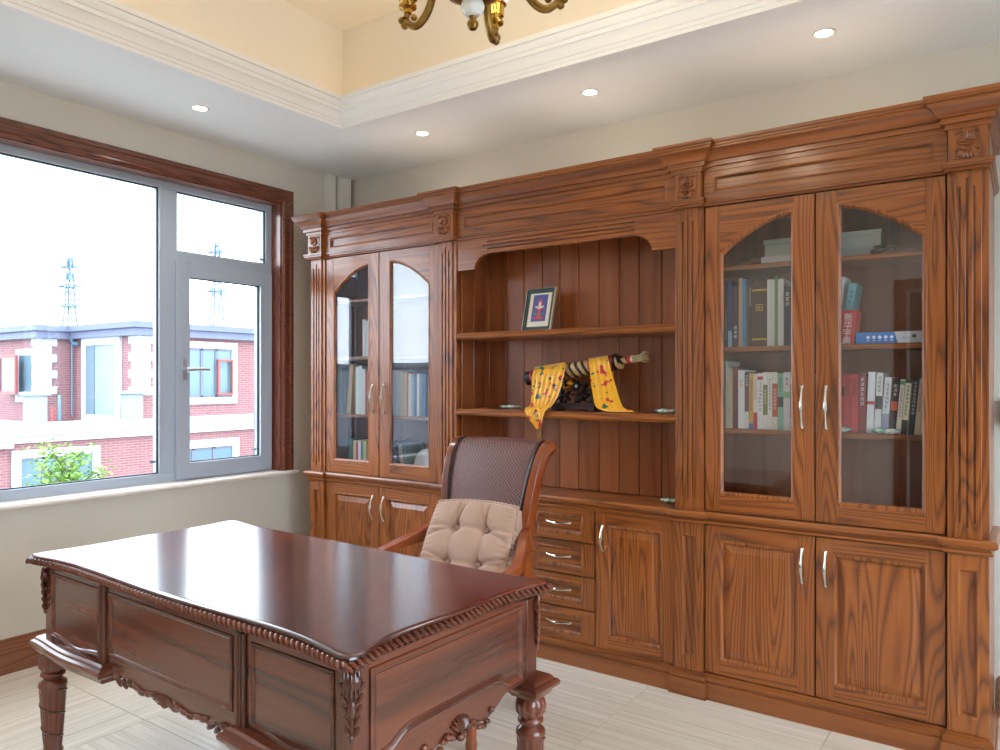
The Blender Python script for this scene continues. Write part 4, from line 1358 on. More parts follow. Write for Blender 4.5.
# ---------------------------------------------------------------- framed picture
fr = tag(empty('picture_frame', (1.885, -.435, 1.6565), math.radians(-8)), 'small dark green framed picture leaning on the top shelf', 'picture frame')
fr.rotation_euler = (math.radians(-13), 0, math.radians(-6))
w2, h2 = .096, .232
mb = MB().sweep([(-w2, 0), (-w2, h2), (w2, h2), (w2, 0)], [(0, -.004), (0, .010), (.003, .014), (.006, .010), (.020, .008), (.024, .004), (.024, -.004)], closed=True, mp=lambda u, v, w: (u, -w, v))
mb.build('frame', cm(28, 58, 56, .3), fr, angle=20)
mb = MB().sweep([(-w2 - .0005, -.0005), (-w2 - .0005, h2 + .0005), (w2 + .0005, h2 + .0005), (w2 + .0005, -.0005)], [(0, -.003), (0, .011), (.0035, .0150), (.005, .012), (.005, -.003)], closed=True, mp=lambda u, v, w: (u, -w, v))
mb.build('silver_edge', plain('silver_leaf', srgb(206, 200, 176), .3, metal=.8), fr)
MB().box(-w2 + .022, w2 - .022, -.003, .001, .022, h2 - .022).build('mount', cm(228, 222, 206), fr)
mb = MB()
for k in range(14):
    mb.lathe([(.0005, 0), (.006, 0), (.006, .0006), (.0005, .0006)], n=8, mtx=Matrix.Rotation(PI / 2, 3, 'X'), c=(-w2 + .0245, -.0032, .03 + k * .0132))
    mb.lathe([(.0005, 0), (.006, 0), (.006, .0006), (.0005, .0006)], n=8, mtx=Matrix.Rotation(PI / 2, 3, 'X'), c=(w2 - .0245, -.0032, .03 + k * .0132))
mb.build('scalloped_edge', cm(206, 186, 130), fr)
MB().box(-.048, .048, -.0038, -.003, .052, .198).build('print', cm(74, 84, 150), fr)
mb = MB()
yq = -.0039
mb.prism([(-.034, .064), (.034, .064), (.030, .078), (-.030, .078)], 'y', yq - .0004, yq, 0)
mb.prism([(-.012, .078), (.012, .078), (.008, .125), (-.008, .125)], 'y', yq - .0004, yq, 0)
mb.prism([(-.022, .118), (.022, .118), (.012, .160), (0, .184), (-.012, .160)], 'y', yq - .0003, yq, 0)
mb.prism([(-.009, .120), (.009, .120), (.007, .158), (-.007, .158)], 'y', yq - .0007, yq, 1)
for s in (-1, 1):
    mb.prism([(s * .008, .122), (s * .030, .130), (s * .028, .137), (s * .008, .132)], 'y', yq - .0006, yq, 1)
    mb.prism([(s * .010, .082), (s * .034, .092), (s * .026, .098), (s * .010, .092)], 'y', yq - .0006, yq, 2)
    mb.prism([(s * .026, .110), (s * .032, .110), (s * .032, .118), (s * .026, .118)], 'y', yq - .0006, yq, 0)
mb.build('print_motif', [cm(200, 70, 74), cm(222, 214, 206), cm(84, 150, 110)], fr, smooth=False)
MB().prism([(.02, .001), (.10, 0.0), (.004, .15), (.001, .15)], 'x', -.02, .02).build('easel_back', cm(50, 40, 36), fr)

# ---------------------------------------------------------------- horn on carved stand with scarves
st = tag(empty('carved_stand', (2.11, -.41, 1.2432)), 'dark carved wooden stand under the striped horn', 'stand')
dk = plain('blackwood', srgb(52, 36, 36), .35, noise=.2, nscale=30)
MB().box(-.125, .125, -.045, .045, .010, .030).box(-.13, .13, -.05, .05, .030, .040).box(-.125, -.09, -.045, .045, 0, .012).box(.09, .125, -.045, .045, 0, .012).build('base', dk, st, bevel=.003)
mb = MB()
for s in (-1, 1):
    mb.tube(spline([(s * .10, 0, .04), (s * .085, 0, .09), (s * .11, 0, .135), (s * .10, 0, .172)], 5), [.016, .014, .012, .012, .012, .012, .012, .013, .013, .013, .012, .012, .012, .012, .012, .012], 8)
mb.build('cradle_post', dk, st)
mb = MB(); rr = random.Random(9)
for k in range(30):
    x = rr.uniform(-.10, .10); z = rr.uniform(.045, .145)
    mb.ball((x, rr.uniform(-.02, .02), z), (rr.uniform(.012, .03), .016, rr.uniform(.008, .016)), rot=Matrix.Rotation(rr.uniform(-1, 1), 3, 'Y'), nu=8, nv=5)
mb.build('openwork_carving', dk, st)
MB().ball((.02, -.038, .125), .010).build('pale_bead', cm(150, 180, 200, .2), st)
MB().ball((-.02, -.034, .140), (.02, .012, .012)).build('amber_bead', cm(200, 130, 30, .3), st)

hn = tag(empty('striped_horn', (2.11, -.425, 1.445)), 'tan and black striped horn lying across the carved stand', 'ornament')
P = lambda t: Vector((-.285 + .675 * t, 0.0, -.038 + .105 * t - .03 * math.sin(PI * t) * 0))
hm, nt, b = new_mat('horn_stripes')
tc = nt.nodes.new('ShaderNodeTexCoord'); mp = nt.nodes.new('ShaderNodeMapping'); mp.inputs['Rotation'].default_value = (0, math.radians(32), 0)
wv = nt.nodes.new('ShaderNodeTexWave'); wv.inputs['Scale'].default_value = 9.0; wv.inputs['Distortion'].default_value = 1.2; wv.inputs['Detail Scale'].default_value = 2
cr = nt.nodes.new('ShaderNodeValToRGB'); cr.color_ramp.interpolation = 'CONSTANT'; cr.color_ramp.elements[0].color = srgb(30, 26, 24); cr.color_ramp.elements[1].position = .42; cr.color_ramp.elements[1].color = srgb(196, 158, 104)
nt.links.new(tc.outputs['Object'], mp.inputs[0]); nt.links.new(mp.outputs[0], wv.inputs[0]); nt.links.new(wv.outputs['Fac'], cr.inputs[0]); nt.links.new(cr.outputs[0], b.inputs['Base Color'])
b.inputs['Roughness'].default_value = .35
ts = lin(.05, .80, 24)
MB().tube([P(t) for t in ts], [.034 + .006 * math.sin(PI * t) for t in ts], 16).build('body', hm, hn)
blk = cm(26, 24, 26, .4); rd = cm(190, 44, 56, .4); wt = cm(214, 196, 170, .4)
for (t0, t1, r, m_) in ((0, .05, .038, blk), (.05, .062, .041, rd), (.35, .363, .041, rd), (.56, .574, .041, rd), (.66, .75, .041, blk), (.742, .752, .043, rd), (.752, .775, .042, blk)):
    MB().tube([P(t0), P(t1)], r, 16).build('collar', m_, hn)
MB().tube([P(.775), P(.83), P(.86)], [.018, .015, .016], 12).build('neck', hm, hn)
MB().tube([P(.86), P(.885)], [.019, .019], 12).build('collar', rd, hn)
MB().tube([P(.885), P(.90)], [.019, .018], 12).build('collar', wt, hn)
mb = MB(); rr = random.Random(2)
for k in range(44):
    a = rr.random() * 6.28; r = .016 * rr.random() ** .5
    e = P(1.0) + Vector((rr.uniform(-.02, .01), math.cos(a) * r * 1.9, math.sin(a) * r * 1.9))
    mb.tube([P(.89) + Vector((0, math.cos(a) * r, math.sin(a) * r)), (P(.95) + Vector((0, math.cos(a) * r, math.sin(a) * r))), e], [.0022, .002, .0012], 4)
mb.build('bristle_tip', cm(200, 180, 140), hn)

ym, nt, b = new_mat('saffron_silk')
tc = nt.nodes.new('ShaderNodeTexCoord')
n1 = nt.nodes.new('ShaderNodeTexNoise'); n1.inputs['Scale'].default_value = 26; n1.inputs['Detail'].default_value = 1
n2 = nt.nodes.new('ShaderNodeTexNoise'); n2.inputs['Scale'].default_value = 31; n2.inputs['Detail'].default_value = 1
mp = nt.nodes.new('ShaderNodeMapping'); mp.inputs['Location'].default_value = (3, 5, 2)
c1 = nt.nodes.new('ShaderNodeValToRGB'); c1.color_ramp.interpolation = 'CONSTANT'; c1.color_ramp.elements[0].color = srgb(240, 172, 10); c1.color_ramp.elements[1].position = .66; c1.color_ramp.elements[1].color = srgb(196, 50, 40)
c2 = nt.nodes.new('ShaderNodeValToRGB'); c2.color_ramp.interpolation = 'CONSTANT'; c2.color_ramp.elements[0].color = (0, 0, 0, 1); c2.color_ramp.elements[1].position = .66; c2.color_ramp.elements[1].color = (1, 1, 1, 1)
mx = nt.nodes.new('ShaderNodeMix'); mx.data_type = 'RGBA'; mx.inputs[7].default_value = srgb(40, 100, 70)
nt.links.new(tc.outputs['Object'], n1.inputs['Vector']); nt.links.new(tc.outputs['Object'], mp.inputs[0]); nt.links.new(mp.outputs[0], n2.inputs['Vector'])
nt.links.new(n1.outputs['Fac'], c1.inputs[0]); nt.links.new(n2.outputs['Fac'], c2.inputs[0]); nt.links.new(c2.outputs[0], mx.inputs[0]); nt.links.new(c1.outputs[0], mx.inputs[6]); nt.links.new(mx.outputs[2], b.inputs['Base Color'])
b.inputs['Roughness'].default_value = .32
b.inputs['Sheen Weight'].default_value = .3


def scarf(label, left, right, folds, amp, name='silk_scarf'):
    """left/right edge polylines (x,y,z) followed down the cloth"""
    Lp = spline(left, 6); Rp = spline(right, 6)
    n = len(Lp); m_ = 25
    mb = MB()
    for s in (0, 1):
        for i in range(n):
            for j in range(m_):
                u = j / (m_ - 1)
                p = Vector(Lp[i]).lerp(Vector(Rp[i]), u)
                g = amp * math.sin(u * folds * 2 * PI + i * .05) * min(1, i / 8)
                mb.v.append((p.x, p.y - abs(g) - s * .0015, p.z + s * .0006))
        for i in range(n - 1):
            for j in range(m_ - 1):
                a = s * n * m_ + i * m_ + j
                mb.f.append((a, a + 1, a + m_ + 1, a + m_)); mb.m.append(0)
    return tag(mb.build(name, ym, angle=80), label, 'scarf', 'yellow silk scarves on the horn')


yb, yf = -.372, -.478
s1 = scarf('yellow printed silk scarf whose tail hangs over the shelf edge',
      [(1.880, yb, 1.34), (1.880, yb, 1.42), (1.880, -.425, 1.468), (1.890, yf, 1.43), (1.894, -.492, 1.34), (1.900, -.512, 1.270), (1.885, -.535, 1.256), (1.892, -.552, 1.232), (1.925, -.558, 1.195), (1.965, -.558, 1.150)],
      [(2.055, yb, 1.36), (2.055, yb, 1.44), (2.058, -.425, 1.493), (2.085, yf, 1.45), (2.062, -.492, 1.34), (2.030, -.512, 1.270), (2.018, -.535, 1.256), (2.008, -.552, 1.232), (2.000, -.558, 1.195), (1.994, -.558, 1.165)], 3, .006)
mb = MB()
for k in range(7):
    x = 1.966 + k * .0040
    mb.tube([(x, -.559, 1.160), (x + .004 * math.sin(k), -.558, 1.13), (x + .006 * math.cos(k * 2), -.558, 1.095 + .008 * (k % 3))], .0011, 4)
mb.build('fringe', cm(150, 120, 40), s1)
scarf('yellow printed silk scarf draped over the thin end with its foot spread on the shelf',
      [(2.190, yb, 1.38), (2.190, yb, 1.46), (2.188, -.425, 1.508), (2.222, yf, 1.47), (2.240, -.486, 1.36), (2.262, -.490, 1.275), (2.300, -.492, 1.253), (2.345, -.500, 1.2475), (2.385, -.505, 1.2465)],
      [(2.298, yb, 1.40), (2.298, yb, 1.47), (2.298, -.425, 1.520), (2.330, yf, 1.485), (2.365, -.476, 1.37), (2.395, -.475, 1.285), (2.415, -.475, 1.262), (2.442, -.478, 1.258), (2.468, -.482, 1.2475)], 2, .004)


# ================================================================== DESK
DK = tag(empty('writing_desk', (1.90, -2.12, 0)), 'carved dark mahogany writing desk with rope edge and fluted legs', 'desk')
TX0, TX1, TY0, TY1 = 1.070, 2.778, -2.572, -1.722


def desk_outline(inset=0.0, n=40):
    """serpentine rectangle with rounded corners, drawn in by inset; clockwise seen from above"""
    x0, x1, y0, y1 = TX0 + inset, TX1 - inset, TY0 + inset, TY1 - inset

    def side(p, q, nx, ny, amp, c):
        out = []
        for i in range(n):
            t = i / n
            s = min(t, 1 - t)
            w = -amp * (1 - math.exp(-(s / c) ** 2)) + amp * .45 * math.exp(-((t - .5) / .20) ** 2)
            out.append((p[0] + (q[0] - p[0]) * t + nx * w, p[1] + (q[1] - p[1]) * t + ny * w))
        return out
    pts = side((x0, y0), (x0, y1), -1, 0, .020, .16) + side((x0, y1), (x1, y1), 0, 1, .026, .085)
    pts += side((x1, y1), (x1, y0), 1, 0, .040, .16) + side((x1, y0), (x0, y0), 0, -1, .030, .085)
    # round the corners
    R_ = max(.010, .024 - inset * .3)
    out = []
    for (px, py) in pts:
        cx = x0 + R_ if px < x0 + R_ else (x1 - R_ if px > x1 - R_ else None)
        cy = y0 + R_ if py < y0 + R_ else (y1 - R_ if py > y1 - R_ else None)
        if cx is not None and cy is not None:
            d = Vector((px - cx, py - cy))
            if d.length > R_:
                d = d.normalized() * R_
            px, py = cx + d.x, cy + d.y
        out.append((px, py))
    return out


def loft(prof):
    """rings of the outline at (inset, z); closed surface"""
    mb = MB()
    rings = [desk_outline(i_) for i_, z in prof]
    k = len(rings[0])
    vs = []
    for rg, (i_, z) in zip(rings, prof):
        vs += [(p[0], p[1], z) for p in rg]
    fs = []
    for r in range(len(prof) - 1):
        for i in range(k):
            j = (i + 1) % k
            fs.append((r * k + i, r * k + j, (r + 1) * k + j, (r + 1) * k + i))
    fs.append(tuple(range(k))); fs.append(tuple((len(prof) - 1) * k + i for i in range(k - 1, -1, -1)))
    return mb.add(vs, fs)


OUT = desk_outline()
m = len(OUT)
wc(loft([(.030, .7800), (.0295, .7792), (.020, .7790), (.016, .777), (.0145, .772), (.020, .767)]).build('desk_top', mah_top, angle=30), DK)
# rope edge: slanted lobes along the outline
per = [0.0]
for i in range(m):
    per.append(per[-1] + (Vector(OUT[(i + 1) % m]) - Vector(OUT[i])).length)
tot = per[-1]
N_ = 236
rope = MB()
j = 0
for k in range(N_):
    d = tot * k / N_
    while per[j + 1] < d:
        j += 1
    t = (d - per[j]) / (per[j + 1] - per[j])
    a = Vector(OUT[j]); b_ = Vector(OUT[(j + 1) % m]); p = a.lerp(b_, t)
    dr = (b_ - a).normalized(); nr = Vector((-dr.y, dr.x))
    R = Matrix(((dr.x, nr.x, 0), (dr.y, nr.y, 0), (0, 0, 1))) @ Matrix.Rotation(.75, 3, 'Y') @ Matrix.Rotation(.35, 3, 'X')
    c = p + nr * (-.0125)
    rope.ball((c.x, c.y, .7580), (.0066, .0128, .0160), rot=R, nu=8, nv=6)
wc(rope.build('rope_edge', mah_h), DK)
wc(loft([(.020, .767), (.020, .748), (.028, .745), (.030, .740), (.040, .736), (.046, .730), (.052, .726)]).build('under_moulding', mah_h, angle=25), DK)

BX0, BX1, BY0, BY1 = 1.105, 2.716, -2.508, -1.752
ZB, ZT = 0.470, 0.735
# carcass core
wc(MB().box(BX0 + .02, BX1 - .02, BY0 + .02, BY1 - .02, .50, ZT).build('carcass', mah_h), DK)


def wave_panel(name, a0, a1, z_top, zb, face, axis, sgn, parent=DK, thick=.012, rise=.02, mat=None):
    """frame slab with a recessed field; lower edge of the field follows a cyma"""
    n = 25
    us = lin(a0, a1, n)
    zl = [zb + rise * (math.cos(2 * PI * (u - a0) / (a1 - a0)) * -.5 + .5) * 1.0 for u in us]
    pts = list(zip(us, zl))
    mp = (lambda u, v, w: (face + sgn * w, u, v)) if axis == 'x' else (lambda u, v, w: (u, face + sgn * w, v))
    path = [(a0, z_top)] + pts + [(a1, z_top)]
    # counter-clockwise in (u,z): interior on the left -> negative offsets
    prof = [(-o, -w) for o, w in ((-.014, -.0), (-.012, -.004), (-.006, -.007), (-.001, -.004), (.003, .003), (.008, .004), (.012, .009), (-.014, .009))]
    mb = MB().sweep(path, prof, closed=True, mp=mp)
    o = wc(mb.build(name, mat or mah_h, angle=30), parent)
    return o


# front: three bays
ft = .014
yF = BY0


def front_plate(x0, x1, lower, mat):
    """board with shaped lower edge given as list of (x,z)"""
    return wc(MB().strip([(p[0], ZT) for p in lower], lower, 'y', yF, yF + .022).build('apron_board', mat, bevel=.0015), DK)


front_plate(1.10, 1.51, [(1.10, .47), (1.51, .47)], mah_h)
front_plate(2.31, 2.706, [(2.31, .47), (2.706, .47)], mah_h)
scal = [(0, .470), (.03, .470), (.045, .452), (.075, .462), (.105, .452), (.125, .430), (.16, .444), (.20, .438), (.235, .446), (.275, .436), (.315, .425), (.355, .436)]
W2 = 2.268 - 1.548
sc2 = [(1.548 + u * (W2 / .71), z) for u, z in scal]
low = sc2 + [(1.548 + W2 - (p[0] - 1.548), p[1]) for p in reversed(sc2[:-1])]
lowS = spline([(p[0], p[1], 0) for p in low], 4)
front_plate(0, 0, [(p[0], p[1]) for p in lowS], mah_h)
for (a, b_, nm) in ((1.160, 1.490, 'left'), (1.580, 2.236, 'mid'), (2.345, 2.645, 'right')):
    wave_panel('panel_moulding', a, b_, .700, .502 if nm != 'mid' else .520, yF, 'y', -1, rise=-.018 if nm != 'mid' else 0.0)
for xc in (1.529, 2.289):
    mb = MB().box(xc - .021, xc + .021, yF - .004, yF + .02, .470, ZT)
    for k in (-1, 0, 1):
        mb.tube([(xc + k * .0125, yF - .005, .475), (xc + k * .0125, yF - .005, .730)], .0055, 8)
    wc(mb.build('reeded_pilaster', mah_v), DK)
# corner posts
for (cx, cy) in ((BX0, BY0), (BX1, BY0), (BX0, BY1), (BX1, BY1)):
    sx = 1 if cx == BX0 else -1; sy = 1 if cy == BY0 else -1
    px_, py_ = cx - sx * .004, cy - sy * .004
    wc(MB().box(min(px_, cx + sx * .05), max(px_, cx + sx * .05), min(py_, cy + sy * .05), max(py_, cy + sy * .05), .471, ZT - .002).build('corner_post', mah_v, bevel=.003), DK)
    # carved corbel on the corner
    d = Vector((-sx, -sy, 0)).normalized(); tg = Vector((-d.y, d.x, 0))
    base = Vector((cx, cy, 0))
    Rz = Matrix(((tg.x, d.x, 0), (tg.y, d.y, 0), (0, 0, 1)))
    mb = MB()
    mb.ball(base + d * .004 + Vector((0, 0, .700)), (.026, .016, .026), rot=Rz, nu=10, nv=6)
    for k in (-2, -1, 0, 1, 2):
        mb.ball(base + d * (.013 - .003 * abs(k)) + tg * (k * .0085) + Vector((0, 0, .690 + .004 * abs(k))), (.0048, .008, .034), rot=Rz, nu=8, nv=6)
    for s in (-1, 1):
        for k in range(5):
            mb.ball(base + d * (.007) + tg * (s * (.022 - .003 * k)) + Vector((0, 0, .690 - .026 * k)), (.0065, .007, .015), rot=Rz @ Matrix.Rotation(s * .5, 3, 'Y'), nu=7, nv=5)
    mb.ball(base + d * .008 + Vector((0, 0, .640)), (.012, .012, .026), rot=Rz, nu=10, nv=6)
    mb.ball(base + d * .006 + Vector((0, 0, .598)), (.008, .009, .026), rot=Rz, nu=10, nv=6)
    mb.ball(base + d * .006 + Vector((0, 0, .570)), (.0065, .0075, .014), rot=Rz, nu=8, nv=6)
    wc(mb.build('carved_corbel', mah_v), DK)
# base mouldings under the front pedestals, bowed in plan
BM = [(-.03, .418), (.002, .418), (.008, .426), (.010, .434), (.018, .438), (.026, .446), (.028, .456), (.022, .464), (.012, .468), (.010, .474), (.002, .480), (-.03, .480)]


def bowed(x0, x1, y):
    return [(x0 + (x1 - x0) * t, y - .012 * math.sin(PI * t) ** 2) for t in lin(0, 1, 15)]


path = [(BX0 - .02, BY0 + .08)] + bowed(BX0 - .02, 1.555, BY0 - .018) + [(1.555, BY0 + .08)]
wc(MB().sweep(path, BM).build('base_moulding', mah_h, angle=30), DK)
path = [(2.265, BY0 + .08)] + bowed(2.265, BX1 + .02, BY0 - .018) + [(BX1 + .02, BY0 + .08)]
wc(MB().sweep(path, BM).build('base_moulding', mah_h, angle=30), DK)
for x in (BX0, BX1):
    s = 1 if x == BX0 else -1
    a, b_ = (x - .030, x + .050) if s > 0 else (x - .050, x + .030)
    path = [(b_, BY1), (b_, BY1 + .0), (a, BY1)] if False else None
    c = [(a, BY1 - .05), (b_, BY1 - .05), (b_, BY1 + .03), (a, BY1 + .03)]
    wc(MB().sweep(c, BM, closed=True, cap=False).box(a, b_, BY1 - .05, BY1 + .03, .427, .472).build('leg_pad', mah_h, angle=30), DK)
wc(MB().box(BX0 + .005, 1.55, BY0 + .005, BY0 + .09, .430, .472).box(2.27, BX1 - .005, BY0 + .005, BY0 + .09, .430, .472).build('base_board', mah_h), DK)

# end boards with arched apron and shell
for (fx, sgn) in ((BX1, 1), (BX0, -1)):
    low = [(-2.50, .470), (-2.44, .470), (-2.40, .452), (-2.34, .450), (-2.29, .440), (-2.24, .428), (-2.19, .436), (-2.1225, .418), (-2.055, .436), (-2.005, .428), (-1.965, .440), (-1.935, .455), (-1.905, .470), (-1.85, .472), (-1.76, .472)]
    lowS = spline([(p[0], p[1], 0) for p in low], 4)
    a, b_ = (fx - .022, fx) if sgn > 0 else (fx, fx + .022)
    wc(MB().strip([(p[0], ZT) for p in lowS], [(p[0], p[1]) for p in lowS], 'x', a, b_).build('end_board', mah_y, bevel=.0015), DK)
    n = 41
    us = lin(-2.44, -1.838, n)
    zl = []
    for u in us:
        t = (u + 2.44) / .602
        e = min(t, 1 - t)
        zl.append(.500 + .034 * (1 - math.exp(-(max(0, e - .03) / .10) ** 2)) - .008 * math.exp(-((e - .10) / .05) ** 2))
    path = [(-2.44, .702)] + list(zip(us, zl)) + [(-1.838, .702)]
    prof = [(-o, w) for o, w in ((-.014, .0), (-.012, .005), (-.006, .008), (-.001, .005), (.004, -.001), (.008, .002), (.012, -.006), (-.014, -.006))]
    wc(MB().sweep(path, prof, closed=True, mp=lambda u, v, w, fx=fx, sgn=sgn: (fx + sgn * w, u, v)).build('panel_moulding', mah_y, angle=30), DK)
    # shell and acanthus on the apron
    mb = MB()
    c = Vector((fx + sgn * .004, -2.1225, .446))
    RX = lambda a_: Matrix.Rotation(a_, 3, 'X')
    for k in range(-3, 4):
        an = k * .30
        mb.ball(c + Vector((0, math.sin(an) * .026, -.004 + math.cos(an) * .022)), (.012, .0062, .024), rot=RX(-an), nu=8, nv=6)
    mb.ball(c + Vector((sgn * .004, 0, -.018)), (.012, .016, .012), nu=8, nv=6)
    for s in (-1, 1):
        for k in range(6):
            mb.ball(c + Vector((0, s * (.034 + .017 * k), -.006 - .003 * k + .010 * math.sin(k * 1.3))), (.010, .015, .0085), rot=RX(s * (.5 - .2 * k)), nu=8, nv=5)
        mb.ball(c + Vector((0, s * .142, .006)), (.009, .012, .010), nu=8, nv=6)
    wc(mb.build('shell_carving', mah_v), DK)
# acanthus along the scalloped front apron
for s in (-1, 1):
    mb = MB()
    for k in range(8):
        mb.ball((1.908 + s * (.03 + .035 * k), yF - .003, .446 + .006 * math.sin(k * 1.7)), (.024, .008, .0095), rot=Matrix.Rotation(s * (.4 - .15 * k), 3, 'Y'), nu=8, nv=5)
    mb.ball((1.908 + s * .30, yF - .003, .458), (.020, .008, .012), nu=8, nv=5)
    wc(mb.build('acanthus_scroll', mah_v), DK)
mb = MB()
for k in range(-2, 3):
    mb.ball((1.908 + k * .009, yF - .004, .446), (.0065, .009, .020), rot=Matrix.Rotation(k * .3, 3, 'Y'), nu=8, nv=6)
wc(mb.build('apron_shell', mah_v), DK)

# far side: drawers to the chair, kneehole between
for k, (a, b_) in enumerate(((1.16, 1.50), (1.56, 2.25), (2.31, 2.65))):
    o = wc(MB().box(a, b_, BY1 - .02, BY1 + .012, .50, .715).build('drawer_front', mah_h, bevel=.003), DK)
    MB().tube([(.5 * (a + b_) - .04, BY1 + .012, .61), (.5 * (a + b_) - .03, BY1 + .032, .605), (.5 * (a + b_) + .03, BY1 + .032, .605), (.5 * (a + b_) + .04, BY1 + .012, .61)], .005, 8).build('pull', brass, o)

# legs: melon bulb, ring, tapered fluted shaft with ribbon
leg_prof = [(.030, .430), (.026, .424), (.030, .418), (.041, .404), (.045, .388), (.042, .370), (.033, .356), (.030, .352), (.036, .346), (.036, .338), (.028, .332), (.026, .326), (.032, .320), (.040, .312), (.042, .300), (.040, .294),
            (.039, .28), (.035, .20), (.030, .12), (.026, .075), (.030, .068), (.030, .060), (.024, .054), (.026, .046), (.030, .034), (.029, .020), (.022, .008), (.018, .0)]


def legmod(a, z, t):
    if .360 < z < .412:
        return 1 - .10 * abs(math.cos(a * 5)) ** 6
    if .08 < z < .29:
        return 1 - .14 * (0.5 + 0.5 * math.cos(a * 12)) ** 2
    return 1.0


LG = MB().lathe([(r * 1.12, z) for r, z in leg_prof], n=72, mod=legmod)
leg_mesh = None
rib = []
for k in range(61):
    t = k / 60
    z = .292 - .215 * t; r = .0442 - (.0442 - .0294) * t
    rib.append((math.cos(t * 2 * PI * 2.6) * r, math.sin(t * 2 * PI * 2.6) * r, z))
RB = MB().tube(rib, .0042, 6)
first = None
for (lx, ly) in ((BX0 + .012, BY0 + .014), (BX1 - .012, BY0 + .014), (BX0 + .010, BY1 - .010), (BX1 - .010, BY1 - .010)):
    if first is None:
        l = LG.build('leg', mah_v, DK, angle=50)
        rb = RB.build('ribbon', mah_v, l)
        first = l
    else:
        l = first.copy(); COL.objects.link(l)
        for c_ in first.children:
            cc = c_.copy(); COL.objects.link(cc); cc.parent = l
    l.location = (lx - DK.location.x, ly - DK.location.y, 0)

DK.rotation_euler = (0, 0, math.radians(-1.7))


# ================================================================== CHAIR
CXc = 2.032
chair = tag(empty('desk_chair', (CXc, -1.28, 0)), 'cherry wood armchair with brown woven leather back behind the desk', 'chair')
weave, nt, b = new_mat('woven_leather')
tc = nt.nodes.new('ShaderNodeTexCoord')
mp = nt.nodes.new('ShaderNodeMapping'); mp.inputs['Rotation'].default_value = (0, math.radians(45), 0); mp.inputs['Scale'].default_value = (170, 170, 170)
nt.links.new(tc.outputs['Object'], mp.inputs[0])
ck = nt.nodes.new('ShaderNodeTexChecker'); ck.inputs['Scale'].default_value = 1.0
nt.links.new(mp.outputs[0], ck.inputs['Vector'])
w1 = nt.nodes.new('ShaderNodeTexWave'); w1.inputs['Scale'].default_value = 0.16; w1.bands_direction = 'X'; w1.inputs['Distortion'].default_value = 1.5
w2_ = nt.nodes.new('ShaderNodeTexWave'); w2_.inputs['Scale'].default_value = 0.16; w2_.bands_direction = 'Z'; w2_.inputs['Distortion'].default_value = 1.5
nt.links.new(mp.outputs[0], w1.inputs['Vector']); nt.links.new(mp.outputs[0], w2_.inputs['Vector'])
mx = nt.nodes.new('ShaderNodeMix'); nt.links.new(ck.outputs['Fac'], mx.inputs[0]); nt.links.new(w1.outputs['Fac'], mx.inputs[2]); nt.links.new(w2_.outputs['Fac'], mx.inputs[3])
cr = nt.nodes.new('ShaderNodeValToRGB'); cr.color_ramp.elements[0].color = srgb(70, 40, 38); cr.color_ramp.elements[1].color = srgb(140, 96, 90)
nt.links.new(mx.outputs[0], cr.inputs[0]); nt.links.new(cr.outputs[0], b.inputs['Base Color'])
bp = nt.nodes.new('ShaderNodeBump'); bp.inputs['Strength'].default_value = .7; bp.inputs['Distance'].default_value = .002
nt.links.new(mx.outputs[0], bp.inputs['Height']); nt.links.new(bp.outputs[0], b.inputs['Normal'])
b.inputs['Roughness'].default_value = .38
pipe_m = plain('dark_leather_piping', srgb(44, 24, 24), .4)

# back curve in side view (y, z) relative to the chair centre
BK = spline([(.190, .40, 0), (.190, .55, 0), (.188, .70, 0), (.198, .82, 0), (.220, .93, 0), (.256, 1.035, 0), (.296, 1.092, 0), (.334, 1.104, 0)], 6)


def halfw(z):
    t = max(0, min(1, (z - .66) / .44))
    return .208 + .038 * t


nB = len(BK)
for s in (-1, 1):
    mb = MB()
    vs = []
    for i in range(nB):
        y, z = BK[i][0], BK[i][1]
        j0, j1 = max(i - 1, 0), min(i + 1, nB - 1)
        d = Vector((BK[j1][0] - BK[j0][0], BK[j1][1] - BK[j0][1])).normalized()
        nrm = Vector((-d.y, d.x))    # to the front
        if nrm.x > 0: nrm = -nrm
        th = .030
        flare = .018 * (i / (nB - 1)) ** 3
        for (a, q) in ((-.018, 1), (.018, 1), (.022 + flare, 0), (.018, -1), (-.018, -1)):
            vs.append((s * (halfw(z) + a), y + nrm.x * th * q, z + nrm.y * th * q))
    fs = []
    for i in range(nB - 1):
        for t in range(5):
            t2 = (t + 1) % 5
            fs.append((i * 5 + t, i * 5 + t2, (i + 1) * 5 + t2, (i + 1) * 5 + t))
    fs.append((0, 1, 2, 3, 4)); fs.append(tuple((nB - 1) * 5 + k for k in (4, 3, 2, 1, 0)))
    mb.add(vs, fs)
    # rear leg continues the rail
    xo = s * halfw(.42)
    mb.tube([(xo, .186, .42), (xo, .172, .22), (xo, .172, 0)], 0, sect=[(.018, .028), (.018, .025), (.016, .020)], up=(0, 1, 0))
    mb.build('back_rail', chairw, chair, bevel=.004)
